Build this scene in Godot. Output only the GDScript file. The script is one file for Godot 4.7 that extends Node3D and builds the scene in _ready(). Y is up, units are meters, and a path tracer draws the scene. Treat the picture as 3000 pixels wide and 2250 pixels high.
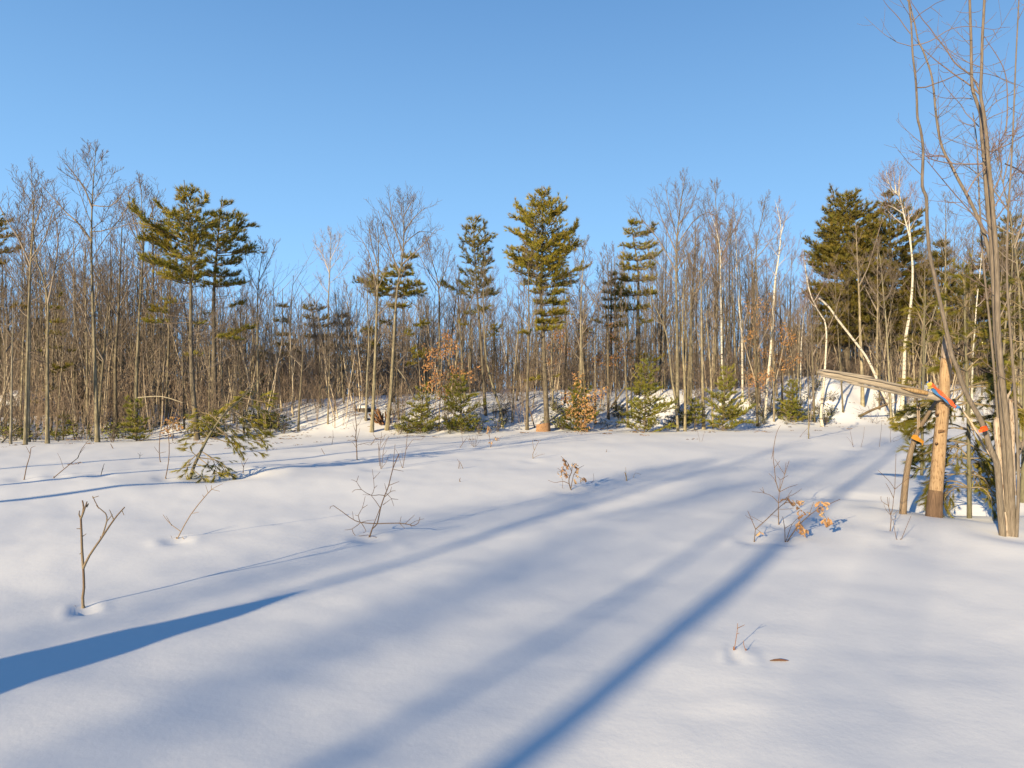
extends Node3D

const F := 2142.0        # lens in pixels of a 3000-wide picture
const EYE := 1.6
const SUN_AZ := 31.8     # degrees right of straight ahead, where shadows point
const SUN_EL := 15.5

var rng := RandomNumberGenerator.new()
var used := {}
var pits := {}
var n_big := FastNoiseLite.new()
var n_mid := FastNoiseLite.new()
var n_rip := FastNoiseLite.new()
var n_far := FastNoiseLite.new()
var h0 := 0.0
var M := {}
var tuft_far: ArrayMesh
var tuft_near: ArrayMesh
var leaf_mesh: ArrayMesh
var spots: Array[Vector2] = []


class Mb:
	var v := PackedVector3Array()
	var n := PackedVector3Array()
	var c := PackedColorArray()
	var f := PackedInt32Array()
	var mott := 0.0
	var lump := 0.0

	func tube(p: PackedVector3Array, r: PackedFloat32Array, sides: int, c0: Color, c1: Color, capped := false) -> void:
		var k := p.size()
		if k < 2:
			return
		var t := (p[1] - p[0]).normalized()
		var a := t.cross(Vector3(0.31, 0.17, 0.93)).normalized()
		var first := v.size()
		for i in k:
			if i == k - 1:
				t = (p[i] - p[i - 1]).normalized()
			elif i > 0:
				t = (p[i + 1] - p[i - 1]).normalized()
			a = (a - t * a.dot(t)).normalized()
			var b := t.cross(a)
			var col := c0.lerp(c1, float(i) / (k - 1))
			for s in sides:
				var g := TAU * s / sides
				var o := a * cos(g) + b * sin(g)
				v.push_back(p[i] + o * r[i] * (1.0 + lump * (sin(s * 2.4 + i * 0.35 + first) + sin(s * 4.1 - i * 0.9))))
				n.push_back(o)
				var w := 1.0 + mott * (sin(i * 2.3 + first * 0.7) * 0.6 + sin(i * 5.1 + s * 2.1 + first) * 0.6)
				c.push_back(Color(col.r * w, col.g * w, col.b * w))
		for i in k - 1:
			var x := first + i * sides
			for s in sides:
				var s1 := (s + 1) % sides
				f.push_back(x + s); f.push_back(x + sides + s1); f.push_back(x + s1)
				f.push_back(x + s); f.push_back(x + sides + s); f.push_back(x + sides + s1)
		if capped:
			for e in 2:
				var base := first if e == 0 else first + (k - 1) * sides
				var dirn := (p[0] - p[1]).normalized() if e == 0 else (p[k - 1] - p[k - 2]).normalized()
				var mid := v.size()
				v.push_back(p[0] if e == 0 else p[k - 1]); n.push_back(dirn); c.push_back(c0 if e == 0 else c1)
				for s in sides:
					v.push_back(v[base + s]); n.push_back(dirn); c.push_back(c0 if e == 0 else c1)
				for s in sides:
					var s1 := (s + 1) % sides
					if e == 0:
						f.push_back(mid); f.push_back(mid + 1 + s); f.push_back(mid + 1 + s1)
					else:
						f.push_back(mid); f.push_back(mid + 1 + s1); f.push_back(mid + 1 + s)

	func mesh() -> ArrayMesh:
		var a := []
		a.resize(Mesh.ARRAY_MAX)
		a[Mesh.ARRAY_VERTEX] = v
		if n.size():
			a[Mesh.ARRAY_NORMAL] = n
		if c.size():
			a[Mesh.ARRAY_COLOR] = c
		a[Mesh.ARRAY_INDEX] = f
		var m := ArrayMesh.new()
		if v.size():
			m.add_surface_from_arrays(Mesh.PRIMITIVE_TRIANGLES, a)
		return m


class Fo:   # foliage: places for copies of one tuft or leaf
	var b := PackedFloat32Array()
	func put(p: Vector3, fwd: Vector3, roll: float, s: float, col: Color) -> void:
		var y := fwd.normalized()
		var x := y.cross(Vector3(0.2, 0.5, 0.84)).normalized().rotated(y, roll)
		var z := x.cross(y)
		x *= s; y *= s; z *= s
		b.append_array(PackedFloat32Array([x.x, y.x, z.x, p.x, x.y, y.y, z.y, p.y, x.z, y.z, z.z, p.z, col.r, col.g, col.b, 1.0]))


# ---------------------------------------------------------------- naming
func numbered(s: String) -> String:
	var k: int = used.get(s, 0)
	used[s] = k + 1
	return s if k == 0 else "%s_%03d" % [s, k]


func tag(o: Node3D, label: String, category: String, group := "", kind := "") -> void:
	if label:
		o.set_meta("label", label)
	if category:
		o.set_meta("category", category)
	if group:
		o.set_meta("group", group)
	if kind:
		o.set_meta("kind", kind)


func thing(called: String, label: String, category: String, at := Vector3.ZERO, group := "") -> Node3D:
	var o := Node3D.new()
	o.name = numbered(called)
	add_child(o)
	o.position = at
	tag(o, label, category, group)
	return o


func part(called: String, m: Mesh, mat: Material, parent: Node3D) -> MeshInstance3D:
	var o := MeshInstance3D.new()
	o.name = called if parent != self else numbered(called)
	o.mesh = m
	o.material_override = mat
	parent.add_child(o, true)
	return o


func scatter(called: String, m: Mesh, mat: Material, buf: PackedFloat32Array, parent: Node3D) -> MultiMeshInstance3D:
	var mm := MultiMesh.new()
	mm.transform_format = MultiMesh.TRANSFORM_3D
	mm.use_colors = true
	mm.mesh = m
	mm.instance_count = buf.size() / 16
	mm.buffer = buf
	var o := MultiMeshInstance3D.new()
	o.name = called if parent != self else numbered(called)
	o.multimesh = mm
	o.material_override = mat
	o.set_meta("kind", "stuff")
	parent.add_child(o, true)
	return o


# ---------------------------------------------------------------- places
func at(px: float, py: float, d: float) -> Vector3:
	return Vector3((px - 1500.0) / F * d, EYE + (1150.0 - py) / F * d, -d)


func edge(x: float) -> float:
	return 29.0 + 0.35 * x + 0.6 * sin(x * 0.43) + 0.35 * sin(x * 1.3 + 1.0)


func ramp(x: float, a: Array) -> float:
	if x <= a[0][0]:
		return a[0][1]
	for i in a.size() - 1:
		if x <= a[i + 1][0]:
			return lerpf(a[i][1], a[i + 1][1], (x - a[i][0]) / (a[i + 1][0] - a[i][0]))
	return a[-1][1]


const BANK := [[-30.0, 0.15], [-15.0, 0.1], [-12.5, 0.75], [-9.0, 1.25], [-3.0, 1.5], [3.0, 1.75], [10.0, 1.75], [15.0, 1.9], [17.5, 2.6], [20.0, 2.2], [28.0, 2.0], [60.0, 1.6]]


func ground_y(x: float, z: float) -> float:
	var d := -z
	var h := 0.065 * n_big.get_noise_2d(x, z)
	var u := d - edge(x)
	var r2 := x * x + z * z
	if r2 < 3600.0:
		h += 0.017 * n_mid.get_noise_2d(x, z * 0.8)
	if r2 < 900.0:
		h += 0.005 * n_rip.get_noise_2d(x * 0.6, z)
	if u > -1.0:
		var b := ramp(x, BANK)
		h += b * smoothstep(-0.2, 6.5, u) + 0.16 * n_mid.get_noise_2d(x * 0.7 + 50.0, z * 0.7) * smoothstep(0.0, 3.0, u)
		h += 0.9 * smoothstep(-11.0, -17.0, x) * smoothstep(3.0, 20.0, u)
		h -= 4.5 * smoothstep(12.0, 60.0, u)
		h += 0.5 * n_far.get_noise_2d(x, z) * smoothstep(5.0, 20.0, u)
	var cell: Variant = pits.get(Vector2i(floori(x), floori(z)))
	if cell != null:
		for q in cell:
			var e: float = Vector2((x - q[0]), (z - q[1]) * q[5]).length()
			h += 0.55 * q[3] * exp(-(e / q[2]) ** 2) + 0.3 * q[4] * exp(-((e - 1.5 * q[2]) / (0.55 * q[2])) ** 2)
	return h - h0


func pit(px: float, py: float, r: float, deep: float, rim: float, flat := 1.0) -> void:
	var d := EYE * F / (py - 1150.0)
	var x := (px - 1500.0) / F * d
	var reach := ceili(r * 3.2)
	for i in range(floori(x - r * 3.2), floori(x + r * 3.2) + 1):
		for j in range(floori(-d - r * 3.2 / flat), floori(-d + r * 3.2 / flat) + 1):
			var key := Vector2i(i, j)
			if not pits.has(key):
				pits[key] = []
			pits[key].append([x, -d, r, deep, rim, flat])


func dist_of(px: float, py: float) -> float:   # how far along that line of sight the snow is
	var d := 2.5
	while d < 75.0:
		if EYE + (1150.0 - py) / F * d <= ground_y((px - 1500.0) / F * d, -d):
			return d
		d += 0.05 if d < 16.0 else 0.12
	return 40.0


func rnd(a: float, b: float) -> float:
	return rng.randf_range(a, b)


func rvec() -> Vector3:
	return Vector3(rng.randf_range(-1, 1), rng.randf_range(-1, 1), rng.randf_range(-1, 1))


# ---------------------------------------------------------------- materials
func noise_image(w: int, h: int, fx: float, fy: float, lo: float, hi: float, seed_: int, octaves := 4) -> Image:
	var im := Image.create(w, h, false, Image.FORMAT_RGB8)
	var n := FastNoiseLite.new()
	n.seed = seed_
	n.fractal_octaves = octaves
	n.frequency = 1.0
	for y in h:
		for x in w:
			# wrapped on a torus so that it repeats without a seam
			var ax := TAU * x / w
			var t := n.get_noise_3d(cos(ax) * fx, sin(ax) * fx, y * fy / h) * (1.0 - smoothstep(0.8, 1.0, float(y) / h)) + n.get_noise_3d(cos(ax) * fx, sin(ax) * fx, (y - h) * fy / h) * smoothstep(0.8, 1.0, float(y) / h)
			var g := clampf(lerpf(lo, hi, 0.5 + 0.75 * t), 0.0, 1.0)
			im.set_pixel(x, y, Color(g, g, g))
	return im


func plain(called: String, rough := 0.9) -> StandardMaterial3D:
	var m := StandardMaterial3D.new()
	m.resource_name = called
	m.vertex_color_use_as_albedo = true
	m.roughness = rough
	m.metallic_specular = 0.25
	return m


func make_materials() -> void:
	var snow := StandardMaterial3D.new()
	snow.resource_name = "snow"
	snow.albedo_color = Color(0.645, 0.635, 0.625).linear_to_srgb()
	snow.roughness = 0.75
	snow.metallic_specular = 0.3
	var sn := NoiseTexture2D.new()
	sn.width = 512; sn.height = 512
	sn.seamless = true
	sn.as_normal_map = true
	sn.bump_strength = 3.0
	var fn := FastNoiseLite.new()
	fn.seed = 4; fn.frequency = 0.02; fn.fractal_octaves = 6; fn.fractal_gain = 0.65
	sn.noise = fn
	snow.normal_enabled = true
	snow.normal_texture = sn
	snow.normal_scale = 0.14
	snow.uv1_triplanar = true
	snow.uv1_world_triplanar = true
	snow.uv1_scale = Vector3(0.9, 0.9, 0.9)
	M.snow = snow
	# bark: upright streaks with paler lichen patches
	var bi := noise_image(192, 256, 5.0, 3.0, 0.35, 1.0, 11)
	var li := noise_image(192, 256, 2.2, 7.0, 0.0, 1.0, 12, 3)
	for y in 256:
		for x in 192:
			var g := bi.get_pixel(x, y).r
			var l := smoothstep(0.55, 0.72, li.get_pixel(x, y).r)
			bi.set_pixel(x, y, Color(g, g, g * 0.97).lerp(Color(1.0, 1.0, 0.9), 0.55 * l))
	var bark := plain("bark")
	bark.albedo_texture = ImageTexture.create_from_image(bi)
	bark.uv1_triplanar = true
	bark.uv1_scale = Vector3(2.2, 0.8, 2.2)
	M.bark = bark
	var close := plain("close_bark")
	var ci := noise_image(256, 256, 7.0, 4.0, 0.5, 1.0, 21, 5)
	close.albedo_texture = ImageTexture.create_from_image(ci)
	close.uv1_triplanar = true
	close.uv1_scale = Vector3(4.0, 1.6, 4.0)
	close.heightmap_enabled = true
	close.heightmap_texture = close.albedo_texture
	close.heightmap_scale = 1.0
	M.close = close
	var wood := plain("bare_wood", 0.8)
	var wi := noise_image(256, 256, 9.0, 2.2, 0.6, 1.0, 31, 5)
	var wl := noise_image(256, 256, 3.0, 9.0, 0.0, 1.0, 32, 3)
	for y in 256:
		for x in 256:
			var g := wi.get_pixel(x, y).r
			var k := smoothstep(0.68, 0.8, wl.get_pixel(x, y).r)
			wi.set_pixel(x, y, Color(g, g, g).lerp(Color(0.45, 0.36, 0.3), 0.7 * k))
	wood.albedo_texture = ImageTexture.create_from_image(wi)
	wood.uv1_triplanar = true
	wood.uv1_scale = Vector3(3.0, 1.2, 3.0)
	wood.heightmap_enabled = true
	wood.heightmap_texture = wood.albedo_texture
	wood.heightmap_scale = 0.6
	M.wood = wood
	var grain := plain("weathered_wood", 0.85)
	var gi := noise_image(128, 512, 1.2, 60.0, 0.55, 1.0, 41, 5)
	grain.albedo_texture = ImageTexture.create_from_image(gi)
	grain.uv1_triplanar = true
	grain.uv1_scale = Vector3(0.35, 2.2, 2.2)
	grain.heightmap_enabled = true
	grain.heightmap_texture = grain.albedo_texture
	grain.heightmap_scale = 0.8
	M.grain = grain
	# white birch bark: chalky with dark dashes and patches
	var wb := Image.create(128, 256, false, Image.FORMAT_RGB8)
	wb.fill(Color(0.97, 0.96, 0.93))
	var r2 := RandomNumberGenerator.new()
	r2.seed = 8
	for i in 150:
		var g := r2.randf_range(0.45, 0.75)
		wb.fill_rect(Rect2i(r2.randi_range(0, 127), r2.randi_range(0, 255), r2.randi_range(6, 26), r2.randi_range(1, 3)), Color(g, g * 0.93, g * 0.88))
	for i in 12:
		wb.fill_rect(Rect2i(r2.randi_range(0, 127), r2.randi_range(0, 255), r2.randi_range(14, 32), r2.randi_range(4, 9)), Color(0.33, 0.28, 0.26))
	var birch := plain("birch_bark", 0.8)
	birch.albedo_texture = ImageTexture.create_from_image(wb)
	birch.uv1_triplanar = true
	birch.uv1_scale = Vector3(1.6, 0.55, 1.6)
	M.birch = birch
	M.twig = plain("twig")
	var needle := plain("needles", 0.6)
	needle.backlight_enabled = true
	needle.backlight = Color(0.35, 0.35, 0.35)
	M.needle = needle
	var leaf := plain("dry_leaf", 0.7)
	leaf.backlight_enabled = true
	leaf.backlight = Color(0.5, 0.5, 0.5)
	M.leaf = leaf
	M.paint = plain("plastic_tape", 0.4)


func make_tufts() -> void:
	for which in 2:
		var m := Mb.new()
		var count := 16 if which == 0 else 60
		var wide := 0.045 if which == 0 else 0.0085
		for i in count:
			var g := TAU * i / count * 2.0 + rnd(-0.4, 0.4)
			var spread := rnd(0.15, 0.85) if which == 0 else rnd(0.05, 0.5)
			var start := Vector3(0, rnd(-0.25, 0.3), 0)
			var dirn := Vector3(cos(g) * spread, 1.0, sin(g) * spread).normalized()
			var side := dirn.cross(rvec()).normalized() * wide
			var tip := start + dirn * rnd(0.7, 1.05) + Vector3(0, 0, 0)
			var k := m.v.size()
			m.v.append_array([start - side, start + side, tip])
			var sh := rnd(0.85, 1.15)
			for j in 3:
				m.c.push_back(Color(sh, sh, sh))
			m.f.append_array([k, k + 1, k + 2])
		if which == 0:
			tuft_far = m.mesh()
		else:
			tuft_near = m.mesh()
	# an oak leaf, curled, 1 long, with lobes
	var l := Mb.new()
	var half := [0.05, 0.2, 0.13, 0.3, 0.18, 0.33, 0.17, 0.02]
	for i in half.size():
		var t := float(i) / (half.size() - 1)
		var curl := 0.35 * sin(t * 2.6)
		for s in [-1.0, 0.0, 1.0]:
			l.v.push_back(Vector3(s * half[i] * 0.8, t, curl + absf(s) * half[i] * 0.7))
			l.c.push_back(Color.WHITE)
	for i in half.size() - 1:
		for s in 2:
			var a := i * 3 + s
			l.f.append_array([a, a + 3, a + 4, a, a + 4, a + 1])
	leaf_mesh = l.mesh()


# ---------------------------------------------------------------- trees
func smooth_path(p: PackedVector3Array, each: int) -> PackedVector3Array:
	if p.size() < 3:
		return p
	var out := PackedVector3Array()
	for i in p.size() - 1:
		var a := p[maxi(i - 1, 0)]
		var b := p[mini(i + 2, p.size() - 1)]
		for k in each:
			out.push_back(p[i].cubic_interpolate(p[i + 1], a, b, float(k) / each))
	out.push_back(p[-1])
	return out


func even(p: PackedVector3Array, n: int) -> PackedVector3Array:   # points at equal steps along the path
	var l := PackedFloat32Array([0.0])
	for i in p.size() - 1:
		l.push_back(l[i] + (p[i + 1] - p[i]).length())
	var out := PackedVector3Array()
	var at_i := 0
	for k in n:
		var s := l[-1] * k / (n - 1)
		while at_i < p.size() - 2 and l[at_i + 1] < s:
			at_i += 1
		out.push_back(p[at_i].lerp(p[at_i + 1], clampf((s - l[at_i]) / maxf(l[at_i + 1] - l[at_i], 1e-5), 0.0, 1.0)))
	return out


func taper(k: int, r0: float, r1: float, power := 1.0) -> PackedFloat32Array:
	var r := PackedFloat32Array()
	for i in k:
		r.push_back(lerpf(r0, r1, pow(float(i) / maxi(k - 1, 1), power)))
	return r


func along(p: PackedVector3Array, t: float) -> Vector3:
	var s := clampf(t, 0.0, 0.9999) * (p.size() - 1)
	return p[int(s)].lerp(p[int(s) + 1], s - int(s))


func heading(p: PackedVector3Array, t: float) -> Vector3:
	var i := int(clampf(t, 0.0, 0.9999) * (p.size() - 1))
	return (p[i + 1] - p[i]).normalized()


func grow(m: Mb, p: Vector3, d: Vector3, l: float, r: float, lev: int, q: Dictionary) -> void:
	var segs: int = [0, 6, 4, 3, 2][lev]
	var pts := PackedVector3Array([p])
	var rr := PackedFloat32Array([r])
	var step := l / segs
	var up: float = q.up
	var wig: float = q.wig
	var rmin: float = q.rmin
	for i in segs:
		d = (d + Vector3.UP * up + rvec() * wig).normalized()
		p += d * step
		pts.push_back(p)
		rr.push_back(maxf(r * (1.0 - 0.72 * (i + 1) / segs), rmin * 0.7))
	var c0: Color = q.c_limb if lev == 1 else q.c_twig
	m.tube(pts, rr, 6 if r > 0.03 else (4 if r > 0.012 else 3), c0, q.c_twig)
	if lev >= int(q.depth):
		return
	var kids: int = int(roundf(q.kids[lev] * rnd(0.8, 1.2)))
	var az := rnd(0, TAU)
	for k in kids:
		var t := lerpf(0.22 if lev == 1 else 0.15, 1.0, (k + rnd(0.1, 0.9)) / kids)
		var dd := heading(pts, t)
		az += 2.4 + rnd(-0.5, 0.5)
		var side := dd.cross(Vector3(0.3, 0.1, 0.95)).normalized().rotated(dd, az)
		var ang: float = rnd(0.55, 0.95) * q.ang
		var nd := (dd * cos(ang) + side * sin(ang)).normalized()
		grow(m, along(pts, t), nd, l * rnd(0.36, 0.56) * (1.12 - 0.5 * t), maxf(r * (0.62 - 0.3 * t), rmin), lev + 1, q)


func style(over := {}) -> Dictionary:
	var q := {
		"cs": 0.42, "n": 13, "len": 2.4, "up": 0.16, "wig": 0.13, "ang": 0.95, "rmin": 0.0062, "depth": 3, "kids": [0, 7.0, 6.0, 3.0], "limb_r": 0.45,
		"c_base": Color(0.30, 0.26, 0.195), "c_top": Color(0.24, 0.20, 0.15), "c_limb": Color(0.20, 0.165, 0.13), "c_twig": Color(0.14, 0.108, 0.085), "mat": "bark", "dead": 5,
	}
	q.merge(over, true)
	return q


func bare(o: Node3D, trunk: PackedVector3Array, r0: float, limbs: Array, q: Dictionary) -> void:
	var m := Mb.new()
	m.mott = 0.28 if q.mat != "birch" else 0.1
	var pts := even(smooth_path(trunk, 4), 26)
	var k := pts.size()
	var rr := PackedFloat32Array()
	for i in k:
		var t := float(i) / (k - 1)
		rr.push_back(r0 * (pow(1.0 - t, 0.85) * 0.93 + 0.07) * (1.0 + 0.35 * exp(-t * 28.0)))
	m.tube(pts, rr, 8, q.c_base, q.c_top)
	part("trunk", m.mesh(), M[q.mat], o)
	var b := Mb.new()
	var height := pts[-1].y - pts[0].y
	for lm in limbs:
		var whole := b
		b = Mb.new()
		var lp := smooth_path(lm[0], 2)
		var lr: float = lm[1]
		b.tube(lp, taper(lp.size(), lr, 0.008), 6, q.c_limb if q.mat != "birch" else q.c_top, q.c_twig)
		var count: int = maxi(4, int((lp[-1] - lp[0]).length() * 3.2))
		var az := rnd(0, TAU)
		for i in count:
			var t := lerpf(0.25, 1.0, (i + rnd(0.2, 0.8)) / count)
			var d := heading(lp, t)
			az += 2.4
			var side := d.cross(Vector3(0.3, 0.1, 0.95)).normalized().rotated(d, az)
			grow(b, along(lp, t), (d * 0.75 + side * 0.7).normalized(), rnd(0.55, 1.1) * (1.25 - 0.6 * t) * q.len * 0.42, lr * 0.3 * (1.2 - t) + 0.004, 2, q)
		part("limb", b.mesh(), M.twig, o)
		b = whole
	var az2 := rnd(0, TAU)
	var n: int = q.n
	for i in n:
		var t := lerpf(q.cs, 0.97, pow((i + rnd(0.1, 0.9)) / n, 0.9))
		var u: float = (t - q.cs) / (1.0 - q.cs)
		var d := heading(pts, t)
		az2 += 2.4 + rnd(-0.4, 0.4)
		var side := Vector3(cos(az2), 0, sin(az2))
		var ang: float = lerpf(1.05, 0.5, u) * q.ang
		var l: float = q.len * (1.0 - 0.8 * u) * rnd(0.7, 1.15) * (0.65 + 0.9 * minf(u * 3.0, 0.4))
		grow(b, along(pts, t), (d * cos(ang) + side * sin(ang)).normalized(), l, maxf(r0 * q.limb_r * (1.0 - 0.75 * t), 0.011), 1, q)
	for i in int(q.dead):   # short dead spurs low on the bole
		var t := rnd(0.1, q.cs)
		var g := rnd(0, TAU)
		grow(b, along(pts, t), Vector3(cos(g), rnd(-0.1, 0.5), sin(g)).normalized(), rnd(0.4, 1.3), 0.011, 3 if rng.randf() < 0.4 else 2, q)
	part("branches", b.mesh(), M.twig, o).set_meta("kind", "stuff")


func free_tree(called: String, h: float, r0: float, q: Dictionary, lean := 0.04) -> Node3D:
	# a tree of its own shape with its foot at the origin
	var o := Node3D.new()
	o.name = called
	var p := PackedVector3Array()
	var w := Vector3.ZERO
	var drift := rvec() * lean
	for i in 8:
		p.push_back(Vector3(w.x, h * i / 7.0 - (0.15 if i == 0 else 0.0), w.z))
		drift += rvec() * lean * 0.6
		w += drift * h / 7.0
	var limbs := []
	if q.get("fork", 0) > 0:
		for f in int(q.fork):
			var t: float = q.cs + rnd(0.0, 0.2)
			var s := along(p, t)
			var g := rnd(0, TAU)
			var out := Vector3(cos(g), 0, sin(g)) * h * rnd(0.12, 0.2)
			var top := h * (1.0 - t) * rnd(0.75, 0.98)
			limbs.append([PackedVector3Array([s, s + out * 0.4 + Vector3(0, top * 0.28, 0), s + out * 0.8 + Vector3(0, top * 0.62, 0) + rvec() * 0.1, s + out + Vector3(0, top, 0)]), r0 * (1.0 - t) * 0.8 + 0.01])
	bare(o, p, r0, limbs, q)
	return o


func px_path(a: Array, d: float, bow := 0.0) -> PackedVector3Array:
	var p := PackedVector3Array()
	for i in a.size():
		var t := float(i) / maxi(a.size() - 1, 1)
		p.push_back(at(a[i][0], a[i][1], d + bow * t))
	return p


func to_ground(p: PackedVector3Array) -> PackedVector3Array:
	p[0].y = ground_y(p[0].x, p[0].z) - 0.12
	return p


func shifted(p: PackedVector3Array, by: Vector3) -> PackedVector3Array:
	for i in p.size():
		p[i] -= by
	return p


func hero(called: String, label: String, d: float, trunk: Array, r0: float, limbs: Array, over := {}, group := "") -> Node3D:
	var p := px_path(trunk, d, rnd(-0.4, 0.4))
	p = to_ground(p)
	var foot := p[0]
	var o := thing(called, label, "tree", foot, group)
	spots.append(Vector2(foot.x, foot.z))
	shifted(p, foot)
	var ls := []
	for l in limbs:
		var start := at(l[0][0][0], l[0][0][1], d) - foot
		# each limb starts on the trunk itself and swings out of its plane
		var best := 0.0
		for k in 60:
			if (along(p, k / 59.0) - start).length() < (along(p, best) - start).length():
				best = k / 59.0
		var s := along(p, best)
		var reach: float = (l[0][-1][0] - l[0][0][0]) / F * d
		var lp := px_path(l[0], d, rnd(-0.75, 0.75) * maxf(absf(reach), 0.8))
		shifted(lp, foot)
		var off := s - lp[0]
		for k in lp.size():
			lp[k] += Vector3(0, 0, off.z) if k else off
		ls.append([lp, l[1]])
	bare(o, p, r0, ls, style(over))
	return o


# ---------------------------------------------------------------- conifers
func spray(m: Mb, fo: Fo, p: PackedVector3Array, r: float, size: float, dens: float, col: Color, first: float) -> void:
	# one bough: a stem with side shoots that carry the needle bundles
	m.tube(p, taper(p.size(), r, 0.005), 4, Color(0.17, 0.13, 0.10), Color(0.16, 0.12, 0.07))
	var l := 0.0
	for i in p.size() - 1:
		l += (p[i + 1] - p[i]).length()
	var n := maxi(3, int(l * dens * 1.5))
	for i in n:
		var t := lerpf(first, 1.0, (i + rnd(0.2, 0.8)) / n)
		var d := heading(p, t)
		var side := d.cross(Vector3.UP).normalized() * (1.0 if i % 2 == 0 else -1.0)
		var sd := (d * rnd(0.45, 0.9) + side * rnd(0.4, 1.0) + Vector3.UP * rnd(-0.15, 0.55)).normalized()
		var sl := minf(l * 0.38, 0.8) * (1.15 - 0.7 * t) * rnd(0.55, 1.3) + size * 0.4
		var s := along(p, t)
		var e := s + sd * sl
		m.tube(PackedVector3Array([s, e]), PackedFloat32Array([0.006, 0.003]), 3, Color(0.17, 0.13, 0.09), Color(0.16, 0.13, 0.06))
		var k := maxi(2, int(sl / (size * 0.42)))
		var clump := rnd(0.75, 1.25)
		for j in k:
			var tone := rnd(0.75, 1.25) * clump
			var warm := rnd(0.85, 1.2)
			var u := (j + 0.8) / k
			fo.put(s.lerp(e, u) + rvec() * size * 0.35 * u, (sd + rvec() * 0.6 + Vector3.UP * 0.35).normalized(), rnd(0, TAU), size * rnd(0.7, 1.25), Color(col.r * tone * warm, col.g * tone, col.b * tone))
	fo.put(p[-1], (heading(p, 0.99) + Vector3.UP * 0.3).normalized(), 0.0, size * 1.15, col)


func pine(o: Node3D, trunk: PackedVector3Array, r0: float, rows: Array, q: Dictionary) -> void:
	# rows: [height, reach to the left, reach to the right] from the lowest bough upwards
	var m := Mb.new()
	m.mott = 0.25
	var pts := even(smooth_path(trunk, 4), 26)
	m.tube(pts, taper(pts.size(), r0, 0.012, 0.9), 8, q.get("c_base", Color(0.2, 0.165, 0.135)), Color(0.19, 0.16, 0.12))
	part("trunk", m.mesh(), M.bark, o)
	var b := Mb.new()
	var fo := Fo.new()
	var size: float = q.size
	var y: float = rows[0][0]
	var cut: float = q.get("cut", 0.1)
	var top: float = rows[-1][0] - cut
	var ra := []
	var la := []
	for w in rows:
		la.append([w[0], w[1]]); ra.append([w[0], w[2]])
	var base := pts[0].y
	var span := pts[-1].y - base
	var turn := rnd(0, TAU)
	for i in int(q.get("low", 14)):   # thin, half dead boughs under the crown
		var t: float = (rows[0][0] - base - rnd(0.1, 2.6)) / span
		var g := rnd(0, TAU)
		var s := along(pts, maxf(t, 0.2))
		var reach := rnd(0.5, 1.5)
		var e := s + Vector3(cos(g), rnd(-0.15, 0.35), sin(g)) * reach
		var cl: Color = q.col
		if rng.randf() < 0.55:
			spray(b, fo, PackedVector3Array([s, s.lerp(e, 0.5) + Vector3(0, -0.04, 0), e]), 0.011, size * 0.9, q.dens * 0.7, cl * 0.85, 0.55)
		else:
			grow(b, s, (e - s).normalized(), reach, 0.012, 2, style({"c_twig": Color(0.15, 0.12, 0.1)}))
	while y < top - 0.05:
		var ring := rnd(0.8, 1.1)
		var u: float = (y - rows[0][0]) / (top - rows[0][0])
		var n: int = int(roundf(q.n * 1.4 * lerpf(1.0, 0.8, u) * rnd(0.8, 1.2)))
		turn += 1.1
		for i in n:
			var g := turn + TAU * (i + rnd(-0.25, 0.25)) / n
			var cx := cos(g)
			var w := 0.5 + 0.5 * cx
			var lr := lerpf(ramp(y, la), ramp(y, ra), w)
			var reach: float = maxf(lr * q.get("wide", 1.0) - cut, 0.1) * ring * (0.72 + 0.28 * absf(cx)) * rnd(0.62 - q.get("ragged", 0.0) * 0.35, 1.08 + q.get("ragged", 0.0) * 0.15)
			if rng.randf() < q.get("gap", 0.12):
				reach *= rnd(0.3, 0.6)
			if reach < 0.12:
				continue
			var rise: float = lerpf(q.get("rise_low", 0.12), q.get("rise_top", 0.75), u * u) * reach
			var foot_y := clampf((y - rise * 0.75 - base) / span, 0.02, 0.97)
			var s := along(pts, foot_y)
			var dirn := Vector3(cx, 0, sin(g))
			var droop: float = q.get("droop", 0.0) * reach
			var p := PackedVector3Array([s, s + dirn * reach * 0.35 + Vector3(0, rise * 0.25, 0), s + dirn * reach * 0.7 + Vector3(0, rise * 0.6 - droop * 0.5, 0) + rvec() * 0.06 * reach, s + dirn * reach + Vector3(0, rise - droop, 0) + rvec() * 0.08 * reach])
			var shade := rnd(0.85, 1.15)
			var col: Color = q.col
			spray(b, fo, smooth_path(p, 2), 0.008 + 0.012 * reach, size, q.dens, Color(col.r * shade, col.g * shade, col.b * shade), q.get("first", 0.3) if u < 0.85 else 0.05)
		y += q.gap_y * rnd(0.75, 1.25)
	for i in int(q.get("dead", 14)):
		var t: float = rnd(0.25, 1.0) * (rows[0][0] - base) / span
		var g := rnd(0, TAU)
		var s := along(pts, t)
		grow(b, s, Vector3(cos(g), rnd(-0.15, 0.3), sin(g)).normalized(), rnd(0.5, 1.5), 0.012, 2, style({"c_twig": Color(0.19, 0.155, 0.13)}))
	part("boughs", b.mesh(), M.twig, o).set_meta("kind", "stuff")
	scatter("needles", tuft_near if q.get("near", false) else tuft_far, M.needle, fo.b, o)


const GREEN := Color(0.185, 0.155, 0.021)
const YOUNG := Color(0.15, 0.145, 0.022)


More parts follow.
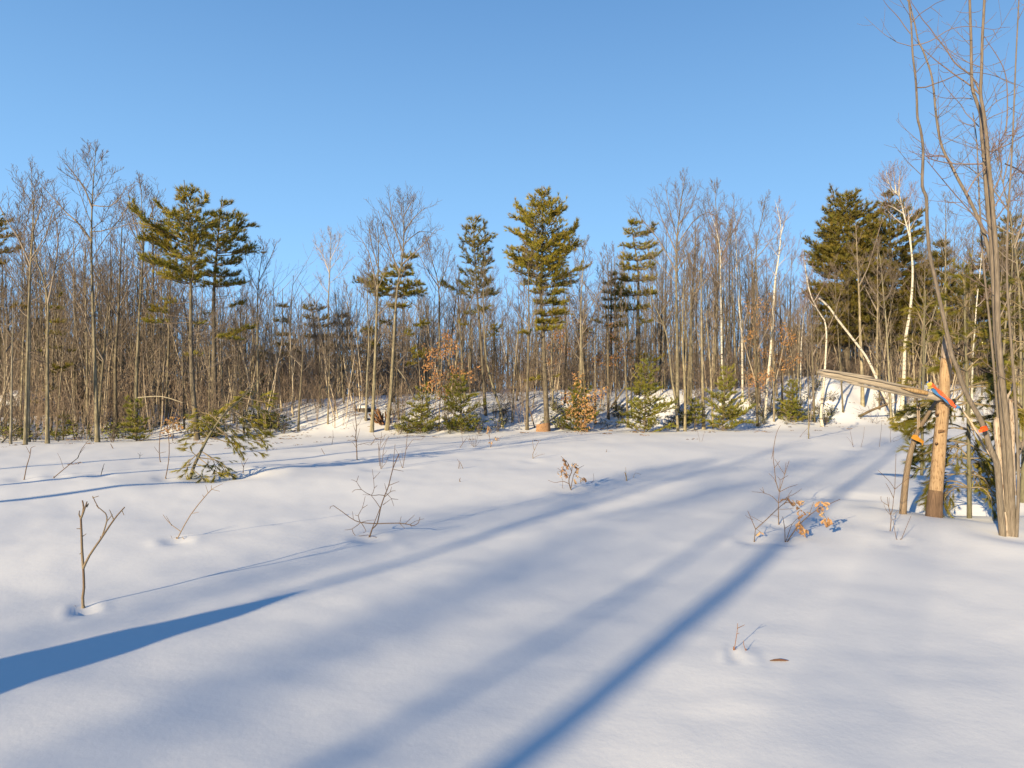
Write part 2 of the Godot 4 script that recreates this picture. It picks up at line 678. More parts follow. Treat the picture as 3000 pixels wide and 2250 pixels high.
func hero_pine(called: String, label: String, d: float, trunk: Array, r0: float, rows_px: Array, over := {}, group := "") -> Node3D:
	var p := to_ground(px_path(trunk, d))
	var foot := p[0]
	spots.append(Vector2(foot.x, foot.z))
	var o := thing(called, label, "pine tree", foot, group)
	shifted(p, foot)
	var rows := []
	var pe := even(smooth_path(p, 4), 41)
	for w in rows_px:
		var c := at(w[0] * 0.0 + 1500.0, w[0], d).y - foot.y
		var tx := 0.0
		for k in 41:   # where the trunk is at that height
			if pe[k].y <= c:
				tx = pe[k].x
		rows.append([c, maxf(tx + foot.x - at(w[1], w[0], d).x, 0.05), maxf(at(w[2], w[0], d).x - tx - foot.x, 0.05)])
	var q := {"size": 0.18, "n": 6, "gap_y": 0.5, "dens": 5.0, "col": GREEN}
	q.merge(over, true)
	pine(o, p, r0, rows, q)
	return o


# ---------------------------------------------------------------- small plants, by hand
func strokes(a: Array, ox: float, oy: float, k: float, d: float, apart := false) -> Variant:
	# a: [radius in millimetres at foot, at tip, x, y, x, y ...] in a close view of the photograph
	var m := Mb.new()
	var all := []
	var one := {}
	for s in a:
		if apart:
			m = Mb.new()
			all.append(m)
		var p := PackedVector3Array()
		var slope := rnd(-0.6, 0.6)
		for i in range(2, s.size(), 2):
			var key := Vector2i(int(s[i]), int(s[i + 1]))
			var q: Vector3
			if i == 2 and one.has(key):
				q = one[key]
			else:
				var x: float = ox + s[i] * k
				var yy: float = oy + s[i + 1] * k
				var z := 0.0
				if i > 2:
					z = p[-1].z + d + slope * absf(x - (ox + s[i - 2] * k)) / F * d
				elif not one.is_empty():
					# the nearest point that is already there
					var best := INF
					for o in one:
						var dd := Vector2(o - key).length()
						if dd < best:
							best = dd
							z = one[o].z + d
				q = at(x, yy, d - z)
			one[key] = q
			p.push_back(q)
		var sm := smooth_path(p, 2)
		m.tube(sm, taper(sm.size(), s[0] * 0.00088, s[1] * 0.0007), 5, stroke_col, stroke_tip)
	return all if apart else m


var stroke_col := Color(0.13, 0.09, 0.06)
var stroke_tip := Color(0.1, 0.06, 0.045)


func sapling(called: String, label: String, category: String, foot_px: Array, a: Array, ox: float, oy: float, k: float, mat := "twig", group := "") -> Node3D:
	var d := dist_of(foot_px[0], foot_px[1])
	var m: Mb = strokes(a, ox, oy, k, d)
	var foot := at(foot_px[0], foot_px[1], d)
	foot.y = ground_y(foot.x, foot.z)
	var lowest := INF
	for i in m.v.size():
		m.v[i] -= foot
		lowest = minf(lowest, m.v[i].y)
	var sink := Mb.new()   # the foot goes on below the snow
	var o := thing(called, label, category, foot, group)
	sink.tube(PackedVector3Array([Vector3(0, -0.15, 0), Vector3(0, 0.012, 0)]), PackedFloat32Array([a[0][0] * 0.0011, a[0][0] * 0.00105]), 5, stroke_col, stroke_col)
	var base := m.v.size()
	for i in sink.v.size():
		m.v.push_back(sink.v[i]); m.n.push_back(sink.n[i]); m.c.push_back(sink.c[i])
	for i in sink.f:
		m.f.push_back(base + i)
	part("stem", m.mesh(), M[mat], o)
	return o


func leaves(o: Node3D, where: Array, ox: float, oy: float, k: float, d: float, size: float, col: Color, each: int, spread: float) -> void:
	# single dead leaves, each hanging near its twig
	for w in where:
		for i in each:
			var c := at(ox + w[0] * k, oy + w[1] * k, d) - o.position
			var lf := part("leaf", leaf_mesh, null, o)
			lf.position = c + rvec() * spread
			var y := (Vector3(rnd(-0.5, 0.6), rnd(-1.0, -0.2), rnd(-0.6, 0.6))).normalized()
			var x := y.cross(rvec()).normalized()
			lf.basis = Basis(x, y, x.cross(y)).scaled(Vector3.ONE * size * rnd(0.7, 1.2))
			lf.material_override = M["leaf_%d" % rng.randi_range(0, 3)]


# ---------------------------------------------------------------- the place
func _ready() -> void:
	rng.seed = 77
	var cam := Camera3D.new()
	cam.name = "camera"
	cam.position = Vector3(0, EYE, 0)
	cam.set_frustum(0.05 * 2250.0 / F, Vector2(0, 0.05 * 25.0 / F), 0.05, 1500.0)
	add_child(cam)
	cam.current = true
	var sky_m := ProceduralSkyMaterial.new()
	sky_m.sky_top_color = Color(0.0133, 0.0622, 0.187).linear_to_srgb()
	sky_m.sky_horizon_color = Color(0.209, 0.40, 0.622).linear_to_srgb()
	sky_m.sky_curve = 0.3
	sky_m.ground_bottom_color = Color(0.19, 0.19, 0.2).linear_to_srgb()
	sky_m.ground_horizon_color = Color(0.2, 0.25, 0.3).linear_to_srgb()
	sky_m.sun_angle_max = 1.0
	var env := Environment.new()
	env.background_mode = Environment.BG_SKY
	env.sky = Sky.new()
	env.sky.sky_material = sky_m
	env.background_energy_multiplier = 1.0
	env.tonemap_mode = Environment.TONE_MAPPER_LINEAR
	env.tonemap_exposure = 2.25
	env.sdfgi_enabled = true
	env.ssao_enabled = true
	env.ssil_enabled = true
	var we := WorldEnvironment.new()
	we.name = "world_environment"
	we.environment = env
	add_child(we)
	var sun := DirectionalLight3D.new()
	sun.name = "sun"
	var az := deg_to_rad(SUN_AZ)
	var el := deg_to_rad(SUN_EL)
	sun.basis = Basis.looking_at(Vector3(sin(az) * cos(el), -sin(el), -cos(az) * cos(el)))
	sun.light_energy = 1.6
	sun.light_color = Color(1.0, 0.82, 0.53).linear_to_srgb()
	sun.light_angular_distance = 0.5
	sun.shadow_enabled = true
	add_child(sun)

	n_big.seed = 3; n_big.frequency = 0.11; n_big.fractal_octaves = 2
	n_mid.seed = 5; n_mid.frequency = 0.55; n_mid.fractal_octaves = 3
	n_rip.seed = 9; n_rip.frequency = 2.2; n_rip.fractal_octaves = 2
	n_far.seed = 14; n_far.frequency = 0.09; n_far.fractal_octaves = 2
	make_materials()
	for i in 4:
		var lm := StandardMaterial3D.new()
		lm.resource_name = "dry_leaf"
		lm.albedo_color = [Color(0.36, 0.20, 0.08), Color(0.28, 0.145, 0.055), Color(0.44, 0.28, 0.13), Color(0.22, 0.11, 0.04)][i].linear_to_srgb()
		lm.roughness = 0.7
		lm.backlight_enabled = true
		lm.backlight = Color(0.4, 0.4, 0.4)
		M["leaf_%d" % i] = lm
	make_tufts()
	lay_pits()
	h0 = ground_y(0, 0)
	ground()
	forest_heroes()
	forest_pines()
	forest_fill()
	bank_sprigs()
	bank_things()
	right_group()
	field_plants()
	behind_camera()


func lay_pits() -> void:
	for a in [[247, 1788, 0.09], [517, 1590, 0.14], [1082, 1580, 0.18], [2210, 1592, 0.16], [2282, 1545, 0.2], [2300, 1595, 0.16], [2608, 1560, 0.14], [2640, 1598, 0.1], [1673, 1440, 0.3], [1561, 1347, 0.25], [1836, 1412, 0.2], [2150, 1918, 0.05], [1046, 1348, 0.3], [1117, 1376, 0.35], [1180, 1372, 0.3], [70, 1408, 0.25], [158, 1400, 0.2], [294, 1398, 0.2], [470, 1358, 0.3], [486, 1403, 0.2], [712, 1388, 0.3], [1390, 1312, 0.4], [1438, 1312, 0.4], [2500, 1313, 0.4], [2576, 1310, 0.3]]:
		pit(a[0], a[1], a[2], -0.07, 0.035)
	pit(600, 1400, 0.9, -0.12, 0.09, 0.8)         # the hollow under the bent pine
	pit(700, 1395, 0.7, -0.06, 0.04, 0.8)
	pit(2790, 1488, 1.0, -0.42, 0.0, 2.4)        # the sunlit hollow round the broken trunk
	pit(2480, 1463, 0.9, -0.13, 0.0, 3.2)
	pit(2740, 1517, 0.32, -0.12, 0.05)
	pit(2645, 1512, 0.2, -0.08, 0.03)
	pit(2840, 1522, 0.3, -0.1, 0.04)
	pit(2945, 1580, 0.4, -0.08, 0.04)
	pit(2790, 1560, 0.55, 0.10, 0.0, 0.45)        # drift in front of the broken trunk
	pit(2660, 1545, 0.5, 0.07, 0.0, 0.45)
	pit(2560, 1575, 0.4, 0.05, 0.0, 0.6)
	pit(2480, 1460, 0.8, 0.07, 0.0, 0.35)
	pit(2215, 1925, 0.06, 0.03, 0.0, 0.7)
	pit(2235, 1928, 0.05, -0.03, 0.0, 0.7)
	pit(1185, 1600, 0.1, 0.03, 0.0)
	pit(1030, 1602, 0.12, 0.025, 0.0)


func ground() -> void:
	var dirs := PackedFloat32Array()
	var g := -62.0
	while g < 62.0:
		dirs.push_back(g)
		g += 0.22 if absf(g) < 40.0 else 0.5
	while g < 298.0:
		dirs.push_back(g)
		g += 3.0
	var rings := PackedFloat32Array([0.02])
	var r := 0.5
	while r < 900.0:
		rings.push_back(r)
		r *= 1.021 if r < 60.0 else 1.12
	var k := dirs.size()
	var v := PackedVector3Array()
	for ri in rings.size():
		for di in k:
			var a := deg_to_rad(dirs[di])
			var x := sin(a) * rings[ri]
			var z := -cos(a) * rings[ri]
			v.push_back(Vector3(x, ground_y(x, z), z))
	var n := PackedVector3Array()
	n.resize(v.size())
	var f := PackedInt32Array()
	for ri in rings.size() - 1:
		for di in k:
			var a := ri * k + di
			var b := ri * k + (di + 1) % k
			var c := a + k
			var e := b + k
			f.append_array([a, c, e, a, e, b])
			var fn := (v[e] - v[a]).cross(v[c] - v[b])
			if fn.y < 0:
				fn = -fn
			n[a] += fn; n[b] += fn; n[c] += fn; n[e] += fn
	for i in n.size():
		n[i] = n[i].normalized()
	var m := Mb.new()
	m.v = v; m.n = n; m.f = f
	var o := part("snow_ground", m.mesh(), M.snow, self)
	tag(o, "snow covered field rising into a wooded bank", "", "", "structure")


func forest_heroes() -> void:
	var dark := Color(0.2, 0.165, 0.13)
	# [name, label, distance (0: where its foot meets the snow), trunk, radius, limbs, style]
	var list := [
		["bare_tree", "tallest bare tree at the left, with two limbs forking left high above the others", 0, [[286, 1296], [279, 1100], [269, 800], [268, 675], [272, 560], [282, 415]], 0.082, [[[[266, 704], [231, 661], [188, 621], [152, 581], [119, 545]], 0.035], [[[268, 610], [239, 552], [210, 509], [181, 473]], 0.03], [[[272, 600], [310, 600], [340, 575], [362, 540]], 0.02], [[[270, 675], [320, 665], [360, 610], [390, 575]], 0.022], [[[266, 760], [320, 670], [400, 650]], 0.016]], {"cs": 0.66, "n": 12, "len": 1.9}],
		["bare_tree", "straight grey bare tree with a rounded crown near the left edge of the woods", 0, [[74, 1303], [80, 1050], [87, 820], [98, 650], [90, 505]], 0.065, [[[[90, 780], [60, 700], [20, 640], [0, 590]], 0.025], [[[95, 680], [130, 600], [128, 560]], 0.02], [[[92, 760], [140, 690], [165, 600]], 0.02]], {"cs": 0.55, "n": 12, "len": 2.3}],
		["bare_tree", "pale lichened bare tree leaning left as it rises beside the straight grey one", 0, [[139, 1300], [139, 1017], [141, 890], [125, 810], [108, 766], [98, 675], [100, 560]], 0.07, [[[[141, 890], [160, 800], [172, 700], [160, 620]], 0.035], [[[150, 840], [200, 760], [240, 700]], 0.02]], {"cs": 0.6, "n": 11, "len": 2.2}],
		["bare_tree", "grey bare tree with a fanned crown just left of the twin pines", 26.5, [[396, 1235], [400, 1100], [409, 908], [420, 712], [415, 600], [412, 523]], 0.08, [[[[418, 730], [395, 650], [380, 560]], 0.025], [[[420, 700], [450, 620], [470, 560]], 0.025], [[[412, 860], [450, 840], [520, 800]], 0.016]], {"cs": 0.6, "n": 13, "len": 2.2}],
		["bare_tree", "dark trunked bare tree between the tall forked tree and the fanned one", 27.0, [[340, 1205], [338, 1060], [347, 908], [352, 780], [360, 600]], 0.085, [[[[347, 900], [380, 830], [392, 720]], 0.03]], {"cs": 0.5, "n": 12, "len": 2.3, "c_base": dark}],
		["dead_tree", "broken pale pole without branches at the left edge of the woods", 0, [[31, 1301], [35, 1080], [38, 876]], 0.05, [], {"cs": 0.8, "n": 1, "len": 0.4, "dead": 2, "c_base": Color(0.34, 0.3, 0.25), "c_top": Color(0.36, 0.32, 0.27)}],
		["bare_tree", "slim bare tree standing alone in the gap right of the twin pines", 28.0, [[757, 1205], [755, 1080], [754, 908], [760, 800], [777, 700]], 0.06, [[[[755, 850], [730, 800], [716, 740]], 0.018], [[[757, 820], [790, 760], [812, 705]], 0.018]], {"cs": 0.55, "n": 9, "len": 1.5}],
		["bare_tree", "pale whitish bare tree whose crown rises alone above the low middle gap", 36.0, [[958, 1180], [961, 1000], [963, 861], [968, 760], [970, 673]], 0.08, [[[[964, 800], [945, 745], [922, 715]], 0.025], [[[967, 760], [990, 720], [1003, 690]], 0.02]], {"cs": 0.62, "n": 12, "len": 1.9, "c_base": Color(0.4, 0.36, 0.31), "c_top": Color(0.42, 0.37, 0.33), "c_limb": Color(0.4, 0.34, 0.3), "c_twig": Color(0.3, 0.24, 0.21)}],
		["bare_tree", "left trunk of the close pair of pale barked trees beside the brush pile", 0, [[1089, 1268], [1097, 1100], [1104, 898], [1109, 753], [1107, 652]], 0.085, [[[[1106, 850], [1080, 740], [1050, 690]], 0.025], [[[1108, 780], [1085, 700], [1080, 660]], 0.02]], {"cs": 0.55, "n": 12, "len": 2.2, "c_base": Color(0.36, 0.31, 0.22)}],
		["bare_tree", "tallest of the middle trees, leaning right, with a wide open vase shaped crown", 0, [[1132, 1262], [1145, 1150], [1162, 862], [1180, 753], [1183, 645], [1180, 576]], 0.09, [[[[1172, 800], [1140, 720], [1110, 620]], 0.03], [[[1180, 740], [1150, 650], [1145, 590]], 0.03], [[[1182, 720], [1230, 680], [1285, 690]], 0.022], [[[1184, 690], [1215, 640], [1250, 610]], 0.025], [[[1176, 780], [1240, 720], [1280, 670]], 0.022], [[[1184, 640], [1205, 600], [1208, 585]], 0.02]], {"cs": 0.62, "n": 12, "len": 2.3, "c_base": Color(0.34, 0.29, 0.21)}],
		["bare_tree", "short crooked pale trunk at the left of the close pair beside the brush pile", 0, [[1072, 1232], [1076, 1100], [1081, 995], [1076, 880], [1080, 760]], 0.06, [], {"cs": 0.6, "n": 8, "len": 1.4, "c_base": Color(0.35, 0.31, 0.25)}],
		["bare_tree", "bare tree with a fine rounded crown between the flat topped pine and the slim pine", 33.0, [[1290, 1190], [1288, 1000], [1285, 843], [1265, 760], [1252, 700]], 0.075, [[[[1285, 850], [1310, 780], [1318, 720]], 0.025], [[[1284, 840], [1240, 770], [1225, 740]], 0.025]], {"cs": 0.6, "n": 13, "len": 2.2}],
		["bare_tree", "pale trunk curving left at its foot beside the slim pine", 0, [[1474, 1253], [1466, 1200], [1452, 1157], [1427, 1067], [1418, 958], [1416, 850], [1422, 740]], 0.065, [], {"cs": 0.55, "n": 9, "len": 1.7, "c_base": Color(0.36, 0.31, 0.22)}],
		["bare_tree", "straight dark bare tree standing left of the sawn stump", 0, [[1544, 1260], [1546, 1103], [1550, 958], [1548, 800], [1552, 720]], 0.085, [], {"cs": 0.5, "n": 12, "len": 2.0, "c_base": dark}],
		["bare_tree", "slim bare tree directly behind the sawn stump", 33.0, [[1622, 1215], [1616, 1067], [1620, 900], [1615, 760]], 0.06, [], {"cs": 0.45, "n": 9, "len": 1.6}],
		["bare_tree", "pale trunk standing among orange leaves right of the big pine", 0, [[1702, 1264], [1703, 1100], [1702, 900], [1710, 760], [1720, 690]], 0.07, [[[[1703, 960], [1740, 880], [1800, 810]], 0.022]], {"cs": 0.5, "n": 11, "len": 1.9, "c_base": Color(0.38, 0.33, 0.25), "c_top": Color(0.33, 0.28, 0.21)}],
		["bare_tree", "dark slim trunk on the open snowy bank left of the layered pine", 33.0, [[1783, 1224], [1781, 1017], [1783, 850], [1778, 720]], 0.07, [], {"cs": 0.5, "n": 10, "len": 1.8, "c_base": dark}],
		["bare_tree", "large bare tree with the widest twiggy crown right of the layered pine", 34.0, [[1985, 1215], [1984, 1000], [1981, 775], [1988, 650], [2006, 515]], 0.11, [[[[1982, 790], [1930, 700], [1880, 640], [1862, 600]], 0.035], [[[1983, 740], [1945, 650], [1915, 580]], 0.035], [[[1985, 700], [1965, 620], [1950, 540]], 0.03], [[[1985, 720], [2030, 650], [2075, 620], [2100, 640]], 0.03], [[[1983, 800], [2040, 720], [2080, 690]], 0.028], [[[1990, 660], [2030, 600], [2045, 550]], 0.025], [[[1981, 830], [1920, 760], [1890, 720]], 0.025]], {"cs": 0.6, "n": 15, "len": 2.6}],
		["bare_tree", "pale trunk bending left half way up, left of the bushy pine sapling pair", 0, [[1987, 1264], [1980, 1180], [1968, 1107], [1953, 981], [1925, 910], [1895, 830], [1880, 760]], 0.065, [], {"cs": 0.6, "n": 8, "len": 1.5, "c_base": Color(0.37, 0.32, 0.24)}],
		["bare_tree", "straight yellowish trunk between the bushy pine sapling pair", 0, [[2007, 1264], [2007, 1144], [2000, 1017], [2000, 908], [2005, 780], [2003, 690]], 0.07, [], {"cs": 0.55, "n": 10, "len": 1.8, "c_base": Color(0.38, 0.32, 0.22)}],
		["bare_tree", "pale tree ending in a short fork with a stub just right of the wide crown", 31.5, [[2062, 1240], [2056, 1017], [2054, 800], [2053, 770], [2060, 690]], 0.085, [[[[2053, 800], [2030, 775], [2020, 740]], 0.03]], {"cs": 0.6, "n": 9, "len": 1.6, "c_base": Color(0.38, 0.32, 0.24), "c_top": Color(0.36, 0.31, 0.24)}],
		["bare_tree", "slim yellowish trunk on the bank left of the forked stub tree", 34.0, [[2025, 1165], [2025, 1000], [2024, 900], [2020, 760]], 0.065, [], {"cs": 0.5, "n": 10, "len": 1.8}],
		["bare_tree", "bare tree with a tall fan crown behind the leftmost white birch", 35.0, [[2120, 1190], [2118, 1000], [2110, 800], [2100, 650], [2093, 530]], 0.09, [[[[2108, 780], [2140, 680], [2155, 580]], 0.03], [[[2104, 720], [2075, 640], [2062, 590]], 0.028], [[[2106, 740], [2160, 660], [2180, 610]], 0.028], [[[2112, 850], [2170, 760], [2260, 700]], 0.024]], {"cs": 0.6, "n": 13, "len": 2.3}],
		["bare_tree", "dark bare tree whose branches cross behind the forked white birch", 36.0, [[2225, 1150], [2220, 900], [2215, 740], [2232, 640], [2245, 575]], 0.075, [[[[2216, 760], [2260, 700], [2290, 640]], 0.025]], {"cs": 0.55, "n": 11, "len": 2.3, "c_base": dark}],
		["bare_tree", "slim pale trunk by the leaves at the foot of the forked white birch", 0, [[2268, 1236], [2266, 1090], [2262, 980], [2268, 860]], 0.05, [], {"cs": 0.5, "n": 7, "len": 1.2, "c_base": Color(0.36, 0.3, 0.22)}],
		["bare_tree", "pale tree leaning slightly left between the leaning dead birch and the tallest birch", 0, [[2612, 1244], [2598, 979], [2588, 860], [2580, 772], [2570, 700]], 0.075, [], {"cs": 0.55, "n": 11, "len": 1.9, "c_base": Color(0.36, 0.31, 0.23), "c_top": Color(0.34, 0.3, 0.22)}],
		["bare_tree", "straight grey tree rising just right of the tallest birch", 38.0, [[2776, 1180], [2770, 900], [2771, 653], [2768, 560]], 0.09, [], {"cs": 0.55, "n": 12, "len": 2.2, "c_base": Color(0.35, 0.3, 0.22)}],
		["bare_tree", "grey bare tree in the far right woods, curving right near its foot", 37.0, [[2930, 1170], [2945, 960], [2965, 800], [2963, 653], [2958, 560]], 0.085, [[[[2963, 720], [3010, 640], [3040, 600]], 0.025]], {"cs": 0.55, "n": 12, "len": 2.3, "c_base": Color(0.36, 0.31, 0.24)}],
		["bare_tree", "fine twigged bare tree close behind the many stemmed tree, its crown against the sky", 22.0, [[2992, 1240], [2990, 1000], [2982, 800], [2960, 640], [2930, 500], [2905, 400]], 0.06, [[[[2975, 720], [3010, 600], [3020, 480]], 0.025], [[[2955, 620], [2900, 540], [2840, 490], [2800, 470]], 0.022], [[[2940, 540], [2960, 450], [2975, 380]], 0.02], [[[2968, 680], [2880, 640], [2790, 590]], 0.02]], {"cs": 0.5, "n": 14, "len": 2.4}],
		["bare_tree", "crossing bare tree leaning right behind the far right stems", 38.0, [[2700, 1190], [2716, 1000], [2760, 850], [2830, 690], [2840, 650]], 0.055, [], {"cs": 0.6, "n": 9, "len": 1.6, "c_base": Color(0.38, 0.33, 0.25)}],
		["bare_tree", "pair of thin pole like stems at the wood edge under the beam end", 0, [[2369, 1286], [2368, 1160], [2366, 1030], [2372, 950]], 0.022, [[[[2369, 1260], [2380, 1180], [2390, 1050]], 0.018]], {"cs": 0.5, "n": 8, "len": 0.7, "dead": 3}],
	]
	for t in list:
		var d: float = t[2] if t[2] > 0 else dist_of(t[3][0][0], t[3][0][1])
		hero(t[0], t[1], d, t[3], t[4] * 0.86, t[5], t[6])
	var white := {"mat": "birch", "c_base": Color(0.47, 0.44, 0.38), "c_top": Color(0.47, 0.44, 0.39), "c_limb": Color(0.42, 0.36, 0.31), "c_twig": Color(0.2, 0.14, 0.12), "len": 1.6, "n": 9, "dead": 4, "cs": 0.62}
	var bl := [
		["white_birch", "leftmost white birch, straight, with its top inside a fan of twigs", 33.5, [[2118, 1200], [2114, 1000], [2111, 812], [2108, 721], [2093, 656], [2080, 620]], 0.075, []],
		["white_birch", "second white birch from the left, slightly S curved, on the bank", 36.0, [[2176, 1150], [2174, 1017], [2173, 980], [2164, 884], [2158, 757], [2155, 660], [2150, 620]], 0.075, []],
		["white_birch", "white birch with a narrow V fork at its broken looking top", 34.0, [[2239, 1190], [2250, 1107], [2256, 1050], [2263, 956], [2270, 830], [2281, 757], [2288, 667], [2276, 605], [2270, 585]], 0.1, [[[[2289, 690], [2302, 650], [2316, 615]], 0.035]]],
		["white_birch", "white birch bending far left in a long curve above the beam end", 0, [[2412, 1250], [2405, 1216], [2412, 1144], [2421, 1002], [2417, 943], [2399, 914], [2377, 870], [2366, 827], [2359, 780], [2352, 735]], 0.085, [[[[2366, 827], [2350, 775], [2338, 745]], 0.04]]],
		["white_birch", "tallest white birch at the right, forked twice near its top", 38.0, [[2640, 1240], [2648, 1108], [2652, 1000], [2667, 906], [2674, 798], [2667, 707], [2656, 660], [2645, 617], [2634, 570], [2605, 545], [2596, 500]], 0.13, [[[[2634, 572], [2636, 530], [2642, 495]], 0.05], [[[2668, 715], [2664, 640], [2660, 600]], 0.05], [[[2648, 628], [2615, 605], [2592, 598]], 0.04], [[[2632, 560], [2622, 520], [2620, 490]], 0.03]]],
		["white_birch", "slim white birch behind the yellow green young pine at the right", 36.0, [[2846, 1190], [2850, 1050], [2855, 979], [2862, 880], [2873, 780], [2878, 690]], 0.075, []],
		["white_birch", "thin white birch just left of the long curved birch", 37.0, [[2345, 1180], [2346, 1050], [2352, 950], [2366, 860]], 0.055, []],
	]
	for t in bl:
		var d: float = t[2] if t[2] > 0 else dist_of(t[3][0][0], t[3][0][1])
		var w := white.duplicate()
		if t[1].begins_with("tallest"):
			w.n = 14; w.len = 2.6; w.cs = 0.72; w.kids = [0, 8.0, 6.0, 3.0]
		hero(t[0], t[1], d, t[3], t[4] * 0.78, t[5], w, "white birches")
	# a dead birch that leans, propped in the branches
	var o := thing("leaning_dead_birch", "bare white dead birch trunk leaning left at a steep slant, no branches", "dead tree", at(2630, 1250, 36.5))
	var p := px_path([[2632, 1258], [2605, 1188], [2583, 1145], [2562, 1094], [2536, 1043], [2504, 1000], [2453, 935], [2428, 899], [2399, 874]], 36.5, -0.8)
	p = shifted(p, o.position)
	p = smooth_path(p, 2)
	var m := Mb.new()
	m.tube(p, taper(p.size(), 0.075, 0.045), 8, Color(0.47, 0.44, 0.39), Color(0.46, 0.43, 0.38), true)
	part("trunk", m.mesh(), M.birch, o)
	m = Mb.new()
	m.tube(PackedVector3Array([p[10], p[10] + Vector3(0.25, 0.35, 0.05), p[10] + Vector3(0.4, 0.8, 0.1)]), PackedFloat32Array([0.02, 0.014, 0.006]), 5, Color(0.3, 0.25, 0.2), Color(0.25, 0.2, 0.16))
	part("branch_stub", m.mesh(), M.twig, o)


func forest_pines() -> void:
	hero_pine("pine_tree", "taller of the twin pines at the left, with a pointed bushy top", 24.5, [[579, 1292], [562, 1089], [559, 836], [560, 712], [550, 620], [539, 527]], 0.1, [[815, 470, 580], [790, 430, 590], [755, 428, 600], [712, 440, 610], [680, 424, 618], [650, 430, 620], [622, 452, 606], [600, 512, 612], [570, 520, 595], [540, 524, 560], [527, 535, 543]], {"n": 7, "gap_y": 0.36, "rise_top": 0.9, "rise_low": 0.3, "gap": 0.15, "size": 0.18, "dens": 6.5, "wide": 1.12, "cut": 0.03})
	hero_pine("pine_tree", "darker right hand one of the twin pines, with tiered boughs reaching right", 27.5, [[629, 1195], [627, 1000], [626, 872], [638, 700], [651, 574]], 0.13, [[835, 600, 700], [800, 598, 708], [760, 600, 740], [730, 610, 756], [700, 605, 728], [670, 615, 738], [640, 618, 706], [610, 632, 684], [590, 642, 668], [574, 648, 655]], {"n": 7, "gap_y": 0.42, "col": Color(0.15, 0.132, 0.02), "rise_top": 0.7, "size": 0.19, "dens": 6.5, "wide": 1.12, "cut": 0.03})
	hero_pine("pine_tree", "pine cut by the left edge of the picture, only its right boughs showing", 25.0, [[-30, 1300], [-32, 900], [-35, 600]], 0.12, [[770, -120, 25], [745, -130, 55], [700, -130, 76], [650, -100, 32], [615, -45, -22]], {"col": Color(0.165, 0.12, 0.018)})
	hero_pine("pine_tree", "small sparse green pine among the left trunks", 27.5, [[150, 1270], [155, 1050], [170, 820]], 0.05, [[1020, 140, 185], [960, 138, 202], [900, 145, 198], [850, 160, 190], [822, 168, 174]], {"n": 5, "gap": 0.3, "size": 0.15})
	hero_pine("pine_tree", "low flat topped dark pine in the gap between the twin pines and the middle trees", 36.0, [[925, 1190], [926, 1000], [905, 860]], 0.1, [[990, 890, 970], [940, 890, 985], [900, 880, 970], [880, 862, 955], [862, 868, 925]], {"col": Color(0.12, 0.09, 0.018), "gap_y": 0.5})
	hero_pine("pine_tree", "brownish pine low in the gap, left of the flat topped dark pine", 37.0, [[830, 1185], [828, 980], [828, 845]], 0.08, [[1040, 800, 870], [980, 800, 865], [920, 800, 855], [880, 808, 848], [845, 825, 832]], {"col": Color(0.105, 0.09, 0.02), "gap_y": 0.6, "gap": 0.3})
	hero_pine("pine_tree", "brownish pine low in the gap, right of the flat topped dark pine", 38.0, [[1005, 1190], [1004, 1000], [1000, 905]], 0.09, [[1050, 950, 1060], [1000, 955, 1062], [950, 965, 1040], [905, 995, 1006]], {"col": Color(0.115, 0.08, 0.02), "gap_y": 0.55})
	hero_pine("pine_tree", "slender pine with flat plates of boughs and a bent tip beside the vase shaped tree", 31.5, [[1152, 1245], [1158, 1000], [1163, 860], [1185, 790], [1207, 742]], 0.085, [[905, 1140, 1200], [880, 1062, 1236], [852, 1050, 1238], [825, 1075, 1228], [800, 1118, 1184], [770, 1160, 1216], [742, 1198, 1214]], {"n": 6, "gap_y": 0.42, "rise_low": 0.05, "rise_top": 0.35, "size": 0.19, "dens": 7.0, "wide": 1.1, "cut": 0.0})
	hero_pine("pine_tree", "thin feathery grey green pine left of the big central pine", 31.0, [[1423, 1242], [1409, 1000], [1398, 860], [1392, 760], [1385, 637]], 0.08, [[860, 1350, 1440], [825, 1343, 1452], [760, 1348, 1462], [720, 1345, 1466], [690, 1352, 1450], [662, 1368, 1426], [637, 1380, 1391]], {"n": 5, "gap_y": 0.42, "gap": 0.25, "rise_top": 1.0, "rise_low": 0.45, "col": Color(0.14, 0.12, 0.024), "size": 0.2, "wide": 1.25, "cut": 0.0, "dens": 6.0})
	hero_pine("pine_tree", "big broad green pine in the centre, the tallest pine of the wood edge", 31.0, [[1603, 1246], [1592, 1000], [1585, 850], [1590, 700], [1587, 544]], 0.13, [[965, 1570, 1655], [935, 1565, 1668], [900, 1568, 1680], [855, 1548, 1692], [800, 1490, 1704], [760, 1472, 1694], [720, 1490, 1690], [690, 1463, 1713], [655, 1472, 1712], [620, 1508, 1674], [590, 1545, 1640], [562, 1570, 1622], [544, 1584, 1592]], {"n": 8, "gap_y": 0.38, "dens": 6.5, "size": 0.18, "rise_top": 0.85})
	hero_pine("pine_tree", "layered pine with evenly spaced flat tiers, left of the widest bare crown", 36.5, [[1866, 1150], [1869, 920], [1870, 800], [1856, 700], [1847, 634]], 0.15, [[905, 1770, 1905], [870, 1770, 1935], [830, 1800, 1932], [790, 1800, 1928], [750, 1810, 1948], [715, 1812, 1952], [690, 1825, 1940], [660, 1838, 1906], [634, 1844, 1852]], {"n": 7, "gap_y": 0.6, "rise_low": 0.08, "rise_top": 0.4, "size": 0.19, "dens": 6.0})
	hero_pine("pine_tree", "smaller ragged pine tucked against the left of the layered pine", 37.5, [[1792, 1160], [1790, 950], [1792, 758]], 0.09, [[930, 1752, 1850], [880, 1755, 1840], [840, 1760, 1830], [800, 1775, 1812], [758, 1788, 1796]], {"gap_y": 0.5, "gap": 0.25})
